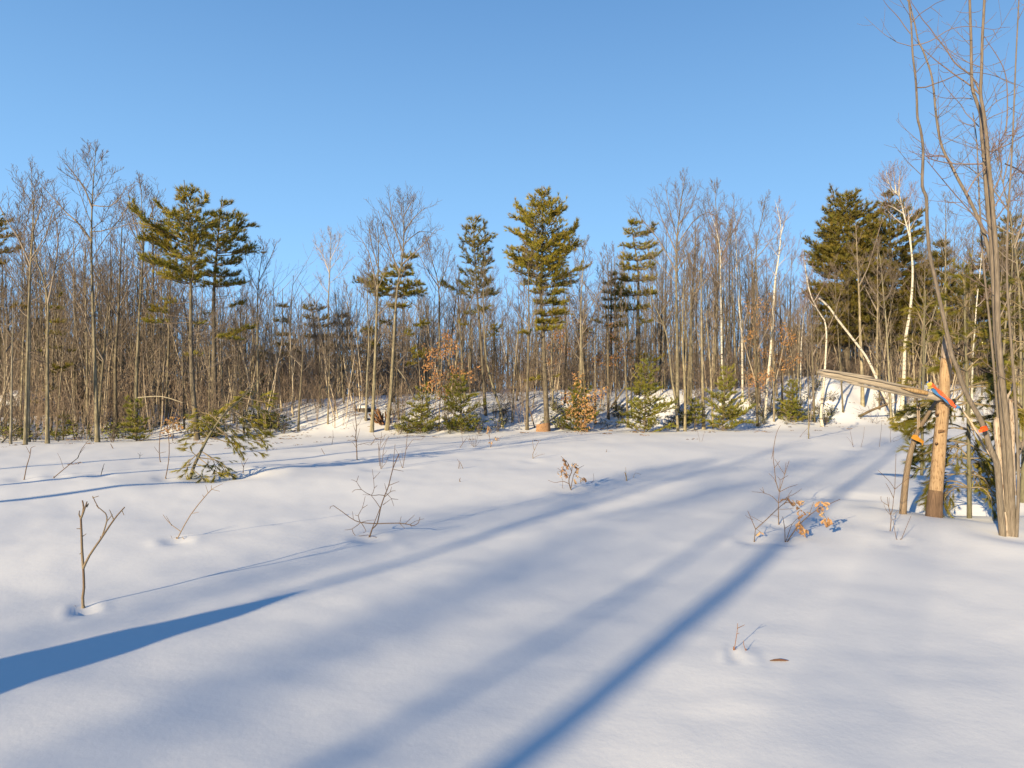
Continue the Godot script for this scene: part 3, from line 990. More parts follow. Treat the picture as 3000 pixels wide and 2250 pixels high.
	hero_pine("pine_tree", "wide dark pine behind the bending birch at the right", 45.0, [[2480, 1130], [2482, 800], [2482, 556]], 0.2, [[1000, 2400, 2560], [930, 2390, 2570], [880, 2395, 2565], [830, 2372, 2585], [800, 2400, 2580], [760, 2368, 2594], [715, 2375, 2584], [680, 2405, 2562], [640, 2402, 2562], [600, 2424, 2548], [575, 2432, 2518], [556, 2477, 2487]], {"n": 8, "gap_y": 0.5, "wide": 1.1, "cut": 0.0, "size": 0.27, "dens": 5.2, "col": Color(0.115, 0.095, 0.018)})
	hero_pine("pine_tree", "dark pine directly behind the top of the tallest white birch", 47.0, [[2622, 1120], [2612, 800], [2601, 550]], 0.2, [[1000, 2540, 2720], [900, 2535, 2722], [800, 2540, 2722], [720, 2550, 2702], [650, 2568, 2682], [600, 2582, 2652], [550, 2596, 2606]], {"n": 7, "gap_y": 0.52, "wide": 1.1, "cut": 0.0, "size": 0.27, "dens": 5.2, "col": Color(0.11, 0.09, 0.017)})
	hero_pine("pine_tree", "dark pine behind the many stemmed tree at the right edge", 43.0, [[2958, 1150], [2960, 900], [2960, 618]], 0.18, [[1020, 2850, 3085], [930, 2845, 3085], [860, 2840, 3080], [790, 2860, 3062], [720, 2886, 3040], [650, 2930, 3000], [618, 2954, 2966]], {"n": 7, "gap_y": 0.6, "size": 0.23, "dens": 4.6, "col": Color(0.1, 0.085, 0.017)})
	# bushy young pines at the foot of the bank
	var y := {"size": 0.13, "n": 5, "gap_y": 0.19, "dens": 6.5, "wide": 1.12, "col": YOUNG, "rise_low": 0.3, "rise_top": 0.9, "dead": 0, "low": 0, "cut": 0.06, "first": 0.25, "gap": 0.38, "ragged": 0.6}
	var young := [
		["low spreading young pine left of the pair beside the brush pile", 0, [[1231, 1268], [1236, 1200], [1240, 1112]], [[1262, 1175, 1290], [1240, 1165, 1300], [1215, 1180, 1292], [1180, 1195, 1280], [1145, 1218, 1262], [1115, 1237, 1244]]],
		["taller denser young pine under brown leaves, touching the low spreading one", 0, [[1357, 1265], [1350, 1180], [1346, 1078]], [[1258, 1295, 1405], [1230, 1290, 1415], [1190, 1292, 1410], [1150, 1300, 1395], [1110, 1318, 1376], [1080, 1342, 1350]]],
		["thin young pine mixed with orange leaves right of the stump", 0, [[1692, 1263], [1694, 1190], [1697, 1105]], [[1258, 1650, 1735], [1225, 1640, 1750], [1185, 1655, 1740], [1140, 1672, 1722], [1105, 1692, 1700]]],
		["left one of the two bushiest young pines before the bank", 0, [[1888, 1267], [1890, 1180], [1892, 1035]], [[1255, 1818, 1950], [1225, 1815, 1962], [1180, 1828, 1968], [1140, 1838, 1950], [1095, 1850, 1930], [1060, 1872, 1908], [1035, 1888, 1896]]],
		["right one of the two bushiest young pines before the bank", 0, [[2116, 1262], [2122, 1180], [2132, 1052]], [[1250, 2075, 2180], [1225, 2068, 2200], [1185, 2066, 2198], [1140, 2082, 2178], [1100, 2100, 2160], [1052, 2128, 2136]]],
		["thin leafy green young pine under the leaning birch on the bank", 0, [[2315, 1236], [2318, 1180], [2322, 1100]], [[1228, 2275, 2360], [1195, 2272, 2372], [1160, 2288, 2358], [1120, 2308, 2336], [1100, 2318, 2326]]],
		["bushy young pine at the wood edge below the fanned bare tree", 0, [[400, 1292], [398, 1230], [392, 1148]], [[1284, 345, 440], [1255, 342, 446], [1215, 350, 438], [1180, 368, 418], [1150, 388, 396]]],
		["low dark young pine at the foot of the twin pines", 0, [[620, 1282], [622, 1240], [625, 1190]], [[1275, 560, 680], [1250, 565, 680], [1220, 590, 660], [1192, 620, 630]]],
		["tiny young pine half buried where the bank begins", 0, [[790, 1276], [792, 1255], [794, 1236]], [[1272, 768, 812], [1256, 775, 808], [1238, 788, 798]]],
		["small green young pine beyond the leftmost trunks", 25.5, [[185, 1280], [186, 1240], [190, 1190]], [[1272, 160, 215], [1240, 166, 212], [1192, 186, 194]]],
		["young pine low between the two bushiest ones", 31.0, [[2035, 1245], [2036, 1200], [2040, 1140]], [[1238, 2012, 2062], [1200, 2014, 2062], [1145, 2036, 2044]]],
	]
	for t in young:
		var d: float = t[1] if t[1] > 0 else dist_of(t[2][0][0], t[2][0][1])
		hero_pine("young_pine", t[0], d, t[2], 0.03, t[3], y, "young pines along the foot of the bank")


const ANCHORS := [[0, "the pine at the left edge"], [80, "the straight leftmost tree"], [150, "the small sparse green pine"], [275, "the tall forked tree"], [345, "the dark trunked tree"], [410, "the fanned tree"], [560, "the taller twin pine"], [640, "the darker twin pine"], [757, "the lone slim tree"], [830, "the left brownish pine"], [915, "the flat topped pine"], [965, "the pale whitish tree"], [1100, "the close pair of trees"], [1175, "the vase shaped tree"], [1285, "the fine rounded crown"], [1400, "the feathery pine"], [1548, "the straight dark tree"], [1600, "the big central pine"], [1705, "the orange leaved young oak"], [1790, "the ragged pine"], [1866, "the layered pine"], [1985, "the widest bare crown"], [2056, "the forked stub tree"], [2112, "the leftmost white birch"], [2168, "the second white birch"], [2265, "the forked white birch"], [2410, "the bending birch"], [2480, "the wide dark pine"], [2600, "the left leaning pale tree"], [2660, "the tallest white birch"], [2772, "the straight grey tree"], [2855, "the slim right hand birch"], [2955, "the many stemmed tree"]]


func beside(px: float) -> String:
	var best: Array = ANCHORS[0]
	for a in ANCHORS:
		if absf(a[0] - px) < absf(best[0] - px):
			best = a
	return ("left of " if px < best[0] else "right of ") + best[1]


const SKYLINE := [[-200, 560], [0, 580], [100, 540], [220, 640], [320, 620], [420, 560], [520, 660], [640, 720], [720, 780], [820, 830], [900, 840], [1000, 800], [1080, 720], [1200, 740], [1290, 690], [1380, 730], [1500, 740], [1700, 770], [1760, 730], [1850, 660], [1950, 590], [2080, 580], [2160, 570], [2260, 640], [2350, 700], [2430, 640], [2560, 600], [2700, 610], [2800, 560], [2900, 580], [3200, 560]]


func forest_fill() -> void:
	# bare trees of the wood, each one a copy of one of sixteen shapes
	var shapes := []
	for i in 16:
		var pale: float = [0.55, 0.8, 1.0, 1.2, 1.45, 1.7][i % 6] * rnd(0.9, 1.1)
		var q := style({"cs": rnd(0.36, 0.6), "n": rng.randi_range(9, 13), "len": rnd(1.3, 2.4), "fork": rng.randi_range(0, 2), "dead": rng.randi_range(4, 10), "kids": [0, 6.5, 5.5, 3.0],
			"c_base": Color(0.29 * pale, 0.245 * pale, 0.18 * pale), "c_top": Color(0.24 * pale, 0.195 * pale, 0.15 * pale)})
		shapes.append(free_tree("bare_tree", 9.0, rnd(0.052, 0.085), q, 0.035))
	var done := 0
	var tries := 0
	var count := 245
	while done < count and tries < 4000:
		tries += 1
		var px := -120.0 + 3240.0 * fmod(done * 0.61803 + rnd(0, 0.02), 1.0)
		var u := pow(rng.randf(), 1.6)
		var d := 0.0
		var xx := 0.0
		d = 24.0
		for k in 4:
			xx = (px - 1500.0) / F * d
			d = edge(xx) + 0.7 + 30.0 * u
		xx = (px - 1500.0) / F * d
		var here := Vector2(xx, -d)
		var free := true
		for s in spots:
			if s.distance_squared_to(here) < (0.35 if u > 0.3 else 0.9):
				free = false
				break
		if not free:
			continue
		spots.append(here)
		var top := ramp(px, SKYLINE) + absf(rng.randfn(0.0, 1.0)) * 110.0 + rnd(0, 60)
		if rng.randf() < 0.3:
			top += rnd(80, 240)
		var gy := ground_y(xx, -d)
		var h := clampf(EYE + (1150.0 - top) / F * d - gy, 3.0, 17.0)
		var sh: Node3D = shapes[rng.randi_range(0, 15)]
		var o: Node3D = sh.duplicate()
		var s := h / 9.0
		o.name = numbered("bare_tree")
		add_child(o)
		o.position = Vector3(xx, gy, -d)
		var fat := clampf(rnd(0.75, 1.25) * pow(s, -0.35), 0.6, 1.5)
		o.basis = Basis(Vector3.UP, rnd(0, TAU)).scaled(Vector3(s * fat, s, s * fat))
		o.rotate(Vector3(1, 0, 0), rng.randfn(0, 0.025))
		o.rotate(Vector3(0, 0, 1), rng.randfn(0, 0.035))
		var z := ("tall " if top < ramp(px, SKYLINE) + 110.0 else "short ") + ("thin bare tree fronting the wood " if u < 0.2 else ("thin bare tree mid wood " if u < 0.5 else "thin bare tree deep in the wood ")) + beside(px)
		tag(o, z, "tree", z.replace("tree", "trees"))
		done += 1
	# slim trees that stand on the open bank
	for w in [[655, 28.5, 800, "right of the darker twin pine"], [705, 30.0, 860, "between the darker twin pine and the lone slim tree"], [735, 32.0, 900, "just left of the lone slim tree"], [800, 31.0, 840, "just right of the lone slim tree"], [850, 33.0, 900, "below the left brownish pine"], [900, 31.5, 930, "below the flat topped pine"], [938, 30.5, 880, "left of the pale whitish tree"], [1010, 32.0, 900, "right of the pale whitish tree"], [1040, 30.0, 960, "left of the crooked pale trunk"], [1250, 31.5, 800, "behind the low spreading young pine"], [1330, 33.0, 820, "behind the taller young pine"], [1500, 31.0, 860, "between the curving pale trunk and the straight dark tree"], [1745, 32.0, 880, "left of the dark slim trunk on the bank"], [1840, 32.0, 840, "left of the bushiest young pines"], [2090, 32.0, 760, "left of the right bushiest young pine"], [2220, 33.0, 800, "left of the forked white birch"], [2330, 35.0, 860, "beside the thin green young pine"], [2470, 37.0, 760, "on the bright bank left of the leaning dead birch"]]:
		var dd: float = w[1]
		var x: float = (w[0] - 1500.0) / F * dd
		var gy := ground_y(x, -dd)
		var h: float = EYE + (1150.0 - w[2]) / F * dd - gy
		var o: Node3D = shapes[rng.randi_range(0, 15)].duplicate()
		o.name = numbered("bare_tree")
		add_child(o)
		o.position = Vector3(x, gy, -dd)
		o.basis = Basis(Vector3.UP, rnd(0, TAU)).scaled(Vector3(h / 9.0, h / 9.0, h / 9.0) * Vector3(1.05, 1.0, 1.05))
		o.rotate(Vector3(0, 0, 1), rng.randfn(0, 0.04))
		tag(o, "slim bare tree on the bank " + w[3], "tree", "slim young trees on the bank")
	for s in shapes:
		s.free()
	# pines farther back, seen as darker patches between the trunks
	var ps := []
	for i in 3:
		var o := Node3D.new()
		var rows := []
		var h := 8.0
		var base: float = [2.0, 3.2, 1.4][i]
		for k in 8:
			var t := k / 7.0
			rows.append([lerpf(base, h, t), lerpf(1.9, 0.1, pow(t, 1.3)) * rnd(0.75, 1.2), lerpf(1.9, 0.1, pow(t, 1.3)) * rnd(0.75, 1.2)])
		pine(o, PackedVector3Array([Vector3(0, -0.2, 0), Vector3(rnd(-0.1, 0.1), h * 0.5, 0), Vector3(rnd(-0.2, 0.2), h, 0)]), 0.11, rows, {"size": 0.36, "n": 6, "gap_y": 0.55, "dens": 3.6, "col": Color(0.085, 0.07, 0.018), "dead": 4})
		ps.append(o)
	var back := [[40, 52, 960], [120, 56, 930], [210, 50, 985], [300, 58, 960], [390, 52, 1000], [470, 60, 950], [560, 54, 985], [680, 60, 990], [760, 56, 1010], [860, 58, 980], [960, 62, 980], [1080, 56, 960], [1240, 60, 990], [1700, 60, 1010], [2330, 58, 950], [2400, 52, 880], [2560, 56, 760], [2690, 54, 740], [2760, 58, 700], [2850, 52, 760], [2920, 60, 690], [3040, 56, 720], [2470, 62, 820], [2660, 66, 800]]
	for b in back:
		var d: float = b[1]
		var x: float = (b[0] - 1500.0) / F * d
		var gy := ground_y(x, -d)
		var h: float = EYE + (1150.0 - b[2]) / F * d - gy
		var o: Node3D = ps[rng.randi_range(0, 2)].duplicate()
		o.name = numbered("pine_tree")
		add_child(o)
		o.position = Vector3(x, gy, -d)
		o.basis = Basis(Vector3.UP, rnd(0, TAU)).scaled(Vector3.ONE * h / 8.0)
		var z := "dim dark pine far back in the wood " + beside(b[0])
		tag(o, z, "pine tree", z.replace("pine far", "pines far"))
	for s in ps:
		s.free()
	# the farther bare trees, past those that can be told apart
	for kind in 2:
		var m := Mb.new()
		m.mott = 0.3
		var q := style({"depth": 2, "kids": [0, 6.0, 4.0, 2.0], "rmin": 0.008, "up": 0.2})
		var line := PackedVector3Array()
		for i in 7:
			line.push_back(Vector3(sin(i * 1.3 + kind) * 0.12 * i / 6.0, 9.0 * i / 6.0 - (0.2 if i == 0 else 0.0), cos(i * 1.1 + kind) * 0.1 * i / 6.0))
		m.tube(line, taper(7, [0.062, 0.075][kind], 0.01), 6, [Color(0.36, 0.305, 0.215), Color(0.22, 0.185, 0.135)][kind], Color(0.22, 0.185, 0.135))
		for i in [15, 18][kind]:
			var t := lerpf(0.35, 0.97, (i + rnd(0.1, 0.9)) / 16.0)
			var g: float = i * 2.4
			grow(m, along(line, minf(t, 0.97)), Vector3(cos(g), 1.1, sin(g)).normalized(), rnd(1.2, 2.0) * (1.4 - t), 0.022 * (1.25 - t), 1, q)
		var buf := Fo.new()
		for i in 300:
			var px := -200.0 + 3400.0 * (i + rng.randf()) / 300.0
			var d := 40.0
			for k in 4:
				d = edge((px - 1500.0) / F * d) + 5.0
			d += 40.0 * pow(rng.randf(), 0.9)
			var x := (px - 1500.0) / F * d
			var gy := ground_y(x, -d)
			var top := ramp(px, SKYLINE) + 125.0 + absf(rng.randfn(0.0, 1.0)) * 130.0
			var h := clampf(EYE + (1150.0 - top) / F * d - gy, 3.5, 16.0)
			buf.put(Vector3(x, gy, -d), Vector3(rng.randfn(0, 0.03), 1, rng.randfn(0, 0.03)), rnd(0, TAU), h / 9.0, Color.WHITE * rnd(0.6, 1.35))
		tag(scatter("forest", m.mesh(), M.bark, buf.b, self), ["the farther bare grey woods seen between the nearer trunks", "the farther darker bare woods seen between the nearer trunks"][kind], "forest", "", "stuff")
	# undergrowth: thin saplings and brush that nobody could count
	for kind in 3:
		var m := Mb.new()
		var q := style({"depth": 3, "kids": [0, 4.0, 3.0, 2.0], "wig": 0.1, "up": 0.1, "rmin": 0.0055, "c_limb": [Color(0.29, 0.23, 0.165), Color(0.40, 0.335, 0.24), Color(0.26, 0.2, 0.145)][kind], "c_twig": [Color(0.21, 0.155, 0.11), Color(0.19, 0.15, 0.11), Color(0.2, 0.15, 0.11)][kind]})
		for i in [4, 3, 7][kind]:
			var g := rnd(0, TAU)
			var w := rnd(0.0, 0.5)
			grow(m, Vector3(cos(g) * w, -0.1, sin(g) * w), Vector3(cos(g) * 0.25, 1, sin(g) * 0.25).normalized(), [3.2, 5.2, 1.5][kind] * rnd(0.7, 1.15), [0.016, 0.034, 0.010][kind], 1, q)
		var buf := Fo.new()
		for i in [480, 1500, 600][kind]:
			var px := rnd(-250, 3250)
			var u := pow(rng.randf(), 0.75)
			var d := 24.0
			var x := 0.0
			for k in 4:
				x = (px - 1500.0) / F * d
				d = edge(x) + (1.8 if kind < 2 else 0.6) + (46.0 if kind < 2 else 16.0) * u
			x = (px - 1500.0) / F * d
			if px > 850 and px < 2500 and d - edge(x) < 7.0 and rng.randf() < (0.7 if kind < 2 else 0.35):
				continue
			if kind == 1 and px > 1250 and px < 2000 and rng.randf() < 0.35:
				continue
			buf.put(Vector3(x, ground_y(x, -d), -d), Vector3(rnd(-0.06, 0.06), 1, rnd(-0.06, 0.06)), rnd(0, TAU), rnd(0.6, 1.35) if kind != 1 else rnd(0.45, 1.02), Color.WHITE * rnd(0.75, 1.2))
		var o := scatter("undergrowth", m.mesh(), M.twig, buf.b, self)
		tag(o, ["tangled brown brush of thin saplings filling the woods", "tall thin sapling stems filling the woods between the trunks", "low twiggy brush along the wood edge"][kind], "undergrowth", "", "stuff")


func bank_sprigs() -> void:
	# low evergreen sprigs and seedlings that poke through the snow of the bank
	var m := Mb.new()
	for i in 9:
		var g := rnd(0, TAU)
		grow(m, Vector3(0, -0.05, 0), Vector3(cos(g) * 0.5, 1.0, sin(g) * 0.5).normalized(), rnd(0.3, 0.6), 0.006, 2, style({"rmin": 0.004}))
	for i in 130:
		var g := rnd(0, TAU)
		var w := rnd(0.05, 0.33)
		var p := Vector3(cos(g) * w, rnd(0.08, 0.55), sin(g) * w)
		var y := (Vector3(cos(g), rnd(-0.2, 0.7), sin(g)) + rvec() * 0.4).normalized() * rnd(0.06, 0.11)
		var x := y.cross(rvec()).normalized() * rnd(0.014, 0.024)
		var k := m.v.size()
		var green := Color(0.13, 0.135, 0.03) * rnd(0.7, 1.4)
		for q in [p, p + y * 0.5 + x, p + y, p + y * 0.5 - x]:
			m.v.push_back(q); m.n.push_back((p * Vector3(1, 0.3, 1)).normalized()); m.c.push_back(green)
		m.f.append_array([k, k + 1, k + 2, k, k + 2, k + 3])
	var buf := Fo.new()
	for z in [[1600, 1830, 26, 3.0], [1960, 2080, 14, 2.0], [2200, 2440, 40, 4.5], [2440, 2700, 12, 3.0], [660, 830, 16, 3.0], [1150, 1480, 22, 3.0], [-50, 640, 34, 5.0]]:
		for i in int(z[2]):
			var px := rnd(z[0], z[1])
			var x := 0.0
			var d := 28.0
			for k in 4:
				x = (px - 1500.0) / F * d
				d = edge(x) + 0.2 + z[3] * rng.randf()
			x = (px - 1500.0) / F * d
			buf.put(Vector3(x, ground_y(x, -d), -d), Vector3(rnd(-0.2, 0.2), 1, rnd(-0.2, 0.2)), rnd(0, TAU), rnd(0.4, 1.2), Color.WHITE * rnd(0.7, 1.3))
	var lm := Mb.new()
	for i in 5:
		var p := Vector3(rnd(-0.12, 0.12), 0.004, rnd(-0.12, 0.12))
		var e := p + Vector3(rnd(-0.09, 0.09), rnd(-0.004, 0.02), rnd(-0.09, 0.09))
		lm.tube(PackedVector3Array([p, p.lerp(e, 0.5) + Vector3(0, 0.006, 0), e]), PackedFloat32Array([0.004, 0.005, 0.002]), 4, Color(0.13, 0.085, 0.05), Color(0.16, 0.1, 0.06))
	var lb := Fo.new()
	for i in 420:
		var px := rnd(-100, 3100)
		var d := 28.0
		for k in 4:
			d = edge((px - 1500.0) / F * d) + rng.randfn(1.2, 2.2)
		var x := (px - 1500.0) / F * d
		lb.put(Vector3(x, ground_y(x, -d), -d), Vector3.UP, rnd(0, TAU), rnd(0.8, 2.2), Color.WHITE * rnd(0.6, 1.4))
	tag(scatter("twig_litter", lm.mesh(), M.twig, lb.b, self), "scraps of fallen twig and bark lying on the snow", "litter", "", "stuff")
	tag(scatter("undergrowth", m.mesh(), M.twig, buf.b, self), "low green sprigs poking through the snow along the bank", "undergrowth", "", "stuff")


func oak(called: String, label: String, d: float, foot: Array, tip: Array, blobs: Array, r: float, col: Color) -> void:
	var p := to_ground(px_path([foot, [(foot[0] + tip[0]) / 2.0 + rnd(-6, 6), (foot[1] + tip[1]) / 2.0], tip], d))
	var o := thing(called, label, "tree", p[0], "trees that keep their dead leaves")
	var foot_w := p[0]
	shifted(p, foot_w)
	var m := Mb.new()
	var sp := smooth_path(p, 4)
	m.tube(sp, taper(sp.size(), r, 0.008), 7, Color(0.27, 0.22, 0.17), Color(0.2, 0.15, 0.11))
	part("trunk", m.mesh(), M.bark, o)
	var b := Mb.new()
	var fo := Fo.new()
	for w in blobs:   # [x, y, radius in pixels, leaves]
		var c := at(w[0], w[1], d + rnd(-0.6, 0.6)) - foot_w
		var rad: float = w[2] / F * d
		var best := 0
		for k in sp.size():
			if (sp[k] - c).length() + (0.5 if sp[k].y > c.y else 0.0) < (sp[best] - c).length() + (0.5 if sp[best].y > c.y else 0.0):
				best = k
		b.tube(PackedVector3Array([sp[best], sp[best].lerp(c, 0.5) + Vector3(0, -0.05, 0), c + (c - sp[best]).normalized() * rad * 0.5]), PackedFloat32Array([0.012, 0.009, 0.005]), 4, Color(0.2, 0.15, 0.11), Color(0.16, 0.11, 0.08))
		for i in 5:
			var e := c + rvec() * rad
			b.tube(PackedVector3Array([c, e]), PackedFloat32Array([0.006, 0.004]), 3, Color(0.18, 0.13, 0.1), Color(0.16, 0.11, 0.08))
			for k in int(w[3] / 1.9):
				var t := rnd(0.7, 1.3)
				fo.put(c.lerp(e, rnd(0.2, 1.15)) + rvec() * 0.22, Vector3(rnd(-0.7, 0.7), rnd(-1.0, 0.2), rnd(-0.7, 0.7)), rnd(0, TAU), rnd(0.07, 0.125), Color(col.r * t, col.g * t * rnd(0.9, 1.1), col.b * t))
	part("branches", b.mesh(), M.twig, o)
	scatter("leaves", leaf_mesh, M.leaf, fo.b, o)


func bank_things() -> void:
	var rust := Color(0.33, 0.17, 0.07)
	oak("young_oak", "young tree with clusters of pale orange dead leaves above the taller young pine", dist_of(1290, 1266), [1285, 1266], [1300, 985], [[1300, 1000, 22, 30], [1275, 1040, 26, 30], [1320, 1030, 20, 24], [1255, 1070, 18, 18], [1330, 1090, 24, 30], [1290, 1105, 24, 30], [1380, 1090, 14, 14], [1262, 1130, 20, 22], [1290, 1145, 18, 18]], 0.03, rust)
	oak("young_oak", "young oak thick with orange leaves right beside the young pine near the stump", dist_of(1712, 1264) - 0.3, [1712, 1264], [1702, 1040], [[1690, 1150, 26, 36], [1720, 1180, 30, 44], [1680, 1200, 26, 32], [1730, 1215, 28, 40], [1700, 1235, 24, 26], [1755, 1150, 18, 16], [1660, 1165, 16, 14], [1700, 1110, 20, 18]], 0.03, Color(0.36, 0.2, 0.08))
	oak("young_oak", "tall oak with scattered rusty leaves behind the big central pine", 34.0, [1655, 1220], [1650, 800], [[1610, 960, 26, 24], [1640, 990, 30, 30], [1690, 930, 30, 28], [1700, 990, 26, 26], [1660, 1030, 26, 24], [1620, 1060, 22, 18], [1730, 960, 22, 18], [1680, 890, 24, 18], [1600, 1010, 20, 16], [1640, 920, 20, 14]], 0.06, rust)
	oak("young_oak", "oak with rusty leaves on low limbs left of the layered pine's dark trunk", 34.5, [1805, 1215], [1800, 840], [[1775, 990, 26, 24], [1820, 1010, 30, 30], [1760, 1040, 26, 26], [1800, 1050, 26, 26], [1740, 1050, 20, 18], [1790, 940, 26, 20], [1830, 1060, 24, 20], [1770, 900, 20, 14]], 0.055, rust)
	oak("young_oak", "oak hung with orange brown leaves behind the forked white birch", 35.5, [2292, 1185], [2280, 820], [[2200, 980, 24, 26], [2240, 950, 30, 34], [2290, 970, 30, 36], [2310, 1000, 24, 26], [2230, 1020, 28, 30], [2270, 1040, 24, 24], [2190, 900, 24, 20], [2240, 890, 26, 22], [2330, 1040, 18, 14], [2300, 1075, 22, 22], [2210, 1100, 18, 14]], 0.06, Color(0.32, 0.17, 0.065))
	oak("young_oak", "small oak with a few rusty leaves on the bank under the forked birch", 33.0, [2215, 1215], [2225, 1080], [[2205, 1110, 14, 12], [2240, 1105, 16, 14], [2225, 1130, 14, 12], [2262, 1098, 14, 12]], 0.02, rust)
	oak("young_oak", "knee high oak clump with tan leaves below the left young pine", 24.0, [505, 1292], [503, 1225], [[495, 1240, 12, 12], [512, 1235, 12, 14], [505, 1255, 12, 12]], 0.015, Color(0.26, 0.15, 0.06))

	# sawn stump
	var d := dist_of(1590, 1264)
	var foot := at(1591, 1264, d)
	foot.y = ground_y(foot.x, foot.z)
	var o := thing("tree_stump", "sawn orange tree stump standing in the snow at the edge of the field", "stump", foot)
	var m := Mb.new()
	var ring := 22
	var levels := [[-0.15, 0.31], [0.0, 0.30], [0.08, 0.285], [0.2, 0.28], [0.31, 0.278]]
	for l in levels:
		for s in ring:
			var g := TAU * s / ring
			var w: float = l[1] * (1.0 + 0.07 * sin(g * 5.0 + 1.0) + 0.04 * sin(g * 9.0))
			m.v.push_back(Vector3(cos(g) * w, l[0] + (0.05 * sin(g + 1.0) if l[0] > 0.2 else 0.0), sin(g) * w))
			m.n.push_back(Vector3(cos(g), 0.1, sin(g)).normalized())
			var tone := 1.0 + 0.25 * sin(g * 11.0)
			m.c.push_back(Color(0.5, 0.29, 0.15) * tone)
	for l in levels.size() - 1:
		for s in ring:
			var a := l * ring + s
			var b := l * ring + (s + 1) % ring
			m.f.append_array([a, b + ring, a + ring, a, b, b + ring])
	part("side_wood", m.mesh(), M.wood, o)
	var cut := Mb.new()
	cut.v.push_back(Vector3(0, 0.315, 0)); cut.n.push_back(Vector3.UP); cut.c.push_back(Color(0.55, 0.36, 0.2))
	for s in ring:
		cut.v.push_back(m.v[4 * ring + s] + Vector3(0, 0.003, 0)); cut.n.push_back(Vector3.UP); cut.c.push_back(Color(0.5, 0.3, 0.16))
	for s in ring:
		cut.f.append_array([0, 1 + s, 1 + (s + 1) % ring])
	part("cut_face", cut.mesh(), M.paint, o)

	# logs and slash lying on the bank
	var logs := [
		["fallen_log", "dark log sloping across the bright snow under the leaning birch", 36.8, [2505, 1222], [2605, 1182], 0.075, Color(0.22, 0.16, 0.11)],
		["fallen_branch", "thin brown branch low on the snow left of the leaning birch's foot", 36.3, [2490, 1232], [2572, 1254], 0.035, Color(0.24, 0.17, 0.12)],
		["fallen_branch", "long thin branch slanting up from the snow under the beam", 36.6, [2462, 1240], [2630, 1176], 0.025, Color(0.28, 0.21, 0.15)],
		["fallen_log", "dead pole leaning left against the bushy young pine and the bank", 32.5, [1795, 1182], [1880, 1070], 0.045, Color(0.2, 0.16, 0.12)],
		["fallen_log", "grey broken pole arching up out of the low spreading young pine", 31.0, [1212, 1158], [1166, 1082], 0.045, Color(0.4, 0.35, 0.29)],
		["fallen_branch", "pale forked branch lying across the left trunks at knee height", 23.5, [12, 1284], [62, 1246], 0.03, Color(0.36, 0.3, 0.24)],
		["fallen_branch", "broken pale bough hanging across the trunks above the left young pine", 24.3, [415, 1158], [535, 1180], 0.022, Color(0.42, 0.36, 0.29)],
		["fallen_log", "dead stem leaning right behind the straight dark tree by the stump", 30.6, [1568, 1254], [1548, 1190], 0.03, Color(0.17, 0.12, 0.09)],
		["fallen_log", "short snapped trunk poking out of the snow before the low young pine", 28.4, [1215, 1272], [1196, 1247], 0.06, Color(0.42, 0.3, 0.2)],
		["fallen_log", "slim dead trunk slanting left in the far left trunks", 24.6, [2, 1240], [55, 1150], 0.022, Color(0.3, 0.25, 0.2)],
	]
	for l in logs:
		var a := at(l[3][0], l[3][1], l[2])
		var b := at(l[4][0], l[4][1], l[2] + rnd(-0.5, 0.5))
		var lo := thing(l[0], l[1], "log" if l[0] == "fallen_log" else "branch", a)
		var lm := Mb.new()
		var mid := a.lerp(b, 0.5) + Vector3(0, 0.08 if "arch" in l[1] or "hanging" in l[1] else 0.01, 0)
		var lp := smooth_path(PackedVector3Array([Vector3(0, -0.1, 0) - (b - a).normalized() * 0.15, mid - a, b - a]), 4)
		lm.tube(lp, taper(lp.size(), l[5], l[5] * 0.6), 7, l[6], l[6] * 1.1, true)
		part("trunk", lm.mesh(), M.bark, lo)
		var lt := Mb.new()
		for i in 4:
			grow(lt, along(lp, rnd(0.3, 0.95)), (rvec() + Vector3.UP * 0.6).normalized(), rnd(0.3, 0.8), 0.01, 2, style())
		part("twigs", lt.mesh(), M.twig, lo)
	# the brush pile beside the close pair of trees
	var bd := dist_of(1118, 1256) + 0.6
	var bf := at(1118, 1256, bd)
	bf.y = ground_y(bf.x, bf.z)
	var bp := thing("brush_pile", "reddish brown pile of broken wood between the close pair of trees", "brush pile", bf)
	for i in 16:
		var k := Mb.new()
		var g := rnd(0, TAU)
		var w := rnd(0.0, 0.35)
		var s := Vector3(cos(g) * w, -0.05, sin(g) * w)
		var e := s + Vector3(rnd(-0.45, 0.2), rnd(0.15, 0.6), rnd(-0.3, 0.3))
		var tone := rnd(0.7, 1.3)
		k.tube(PackedVector3Array([s, s.lerp(e, 0.5), e]), PackedFloat32Array([0.05, 0.045, 0.03]), 5, Color(0.3, 0.15, 0.09) * tone, Color(0.33, 0.18, 0.1) * tone, true)
		part("broken_branch", k.mesh(), M.bark, bp)
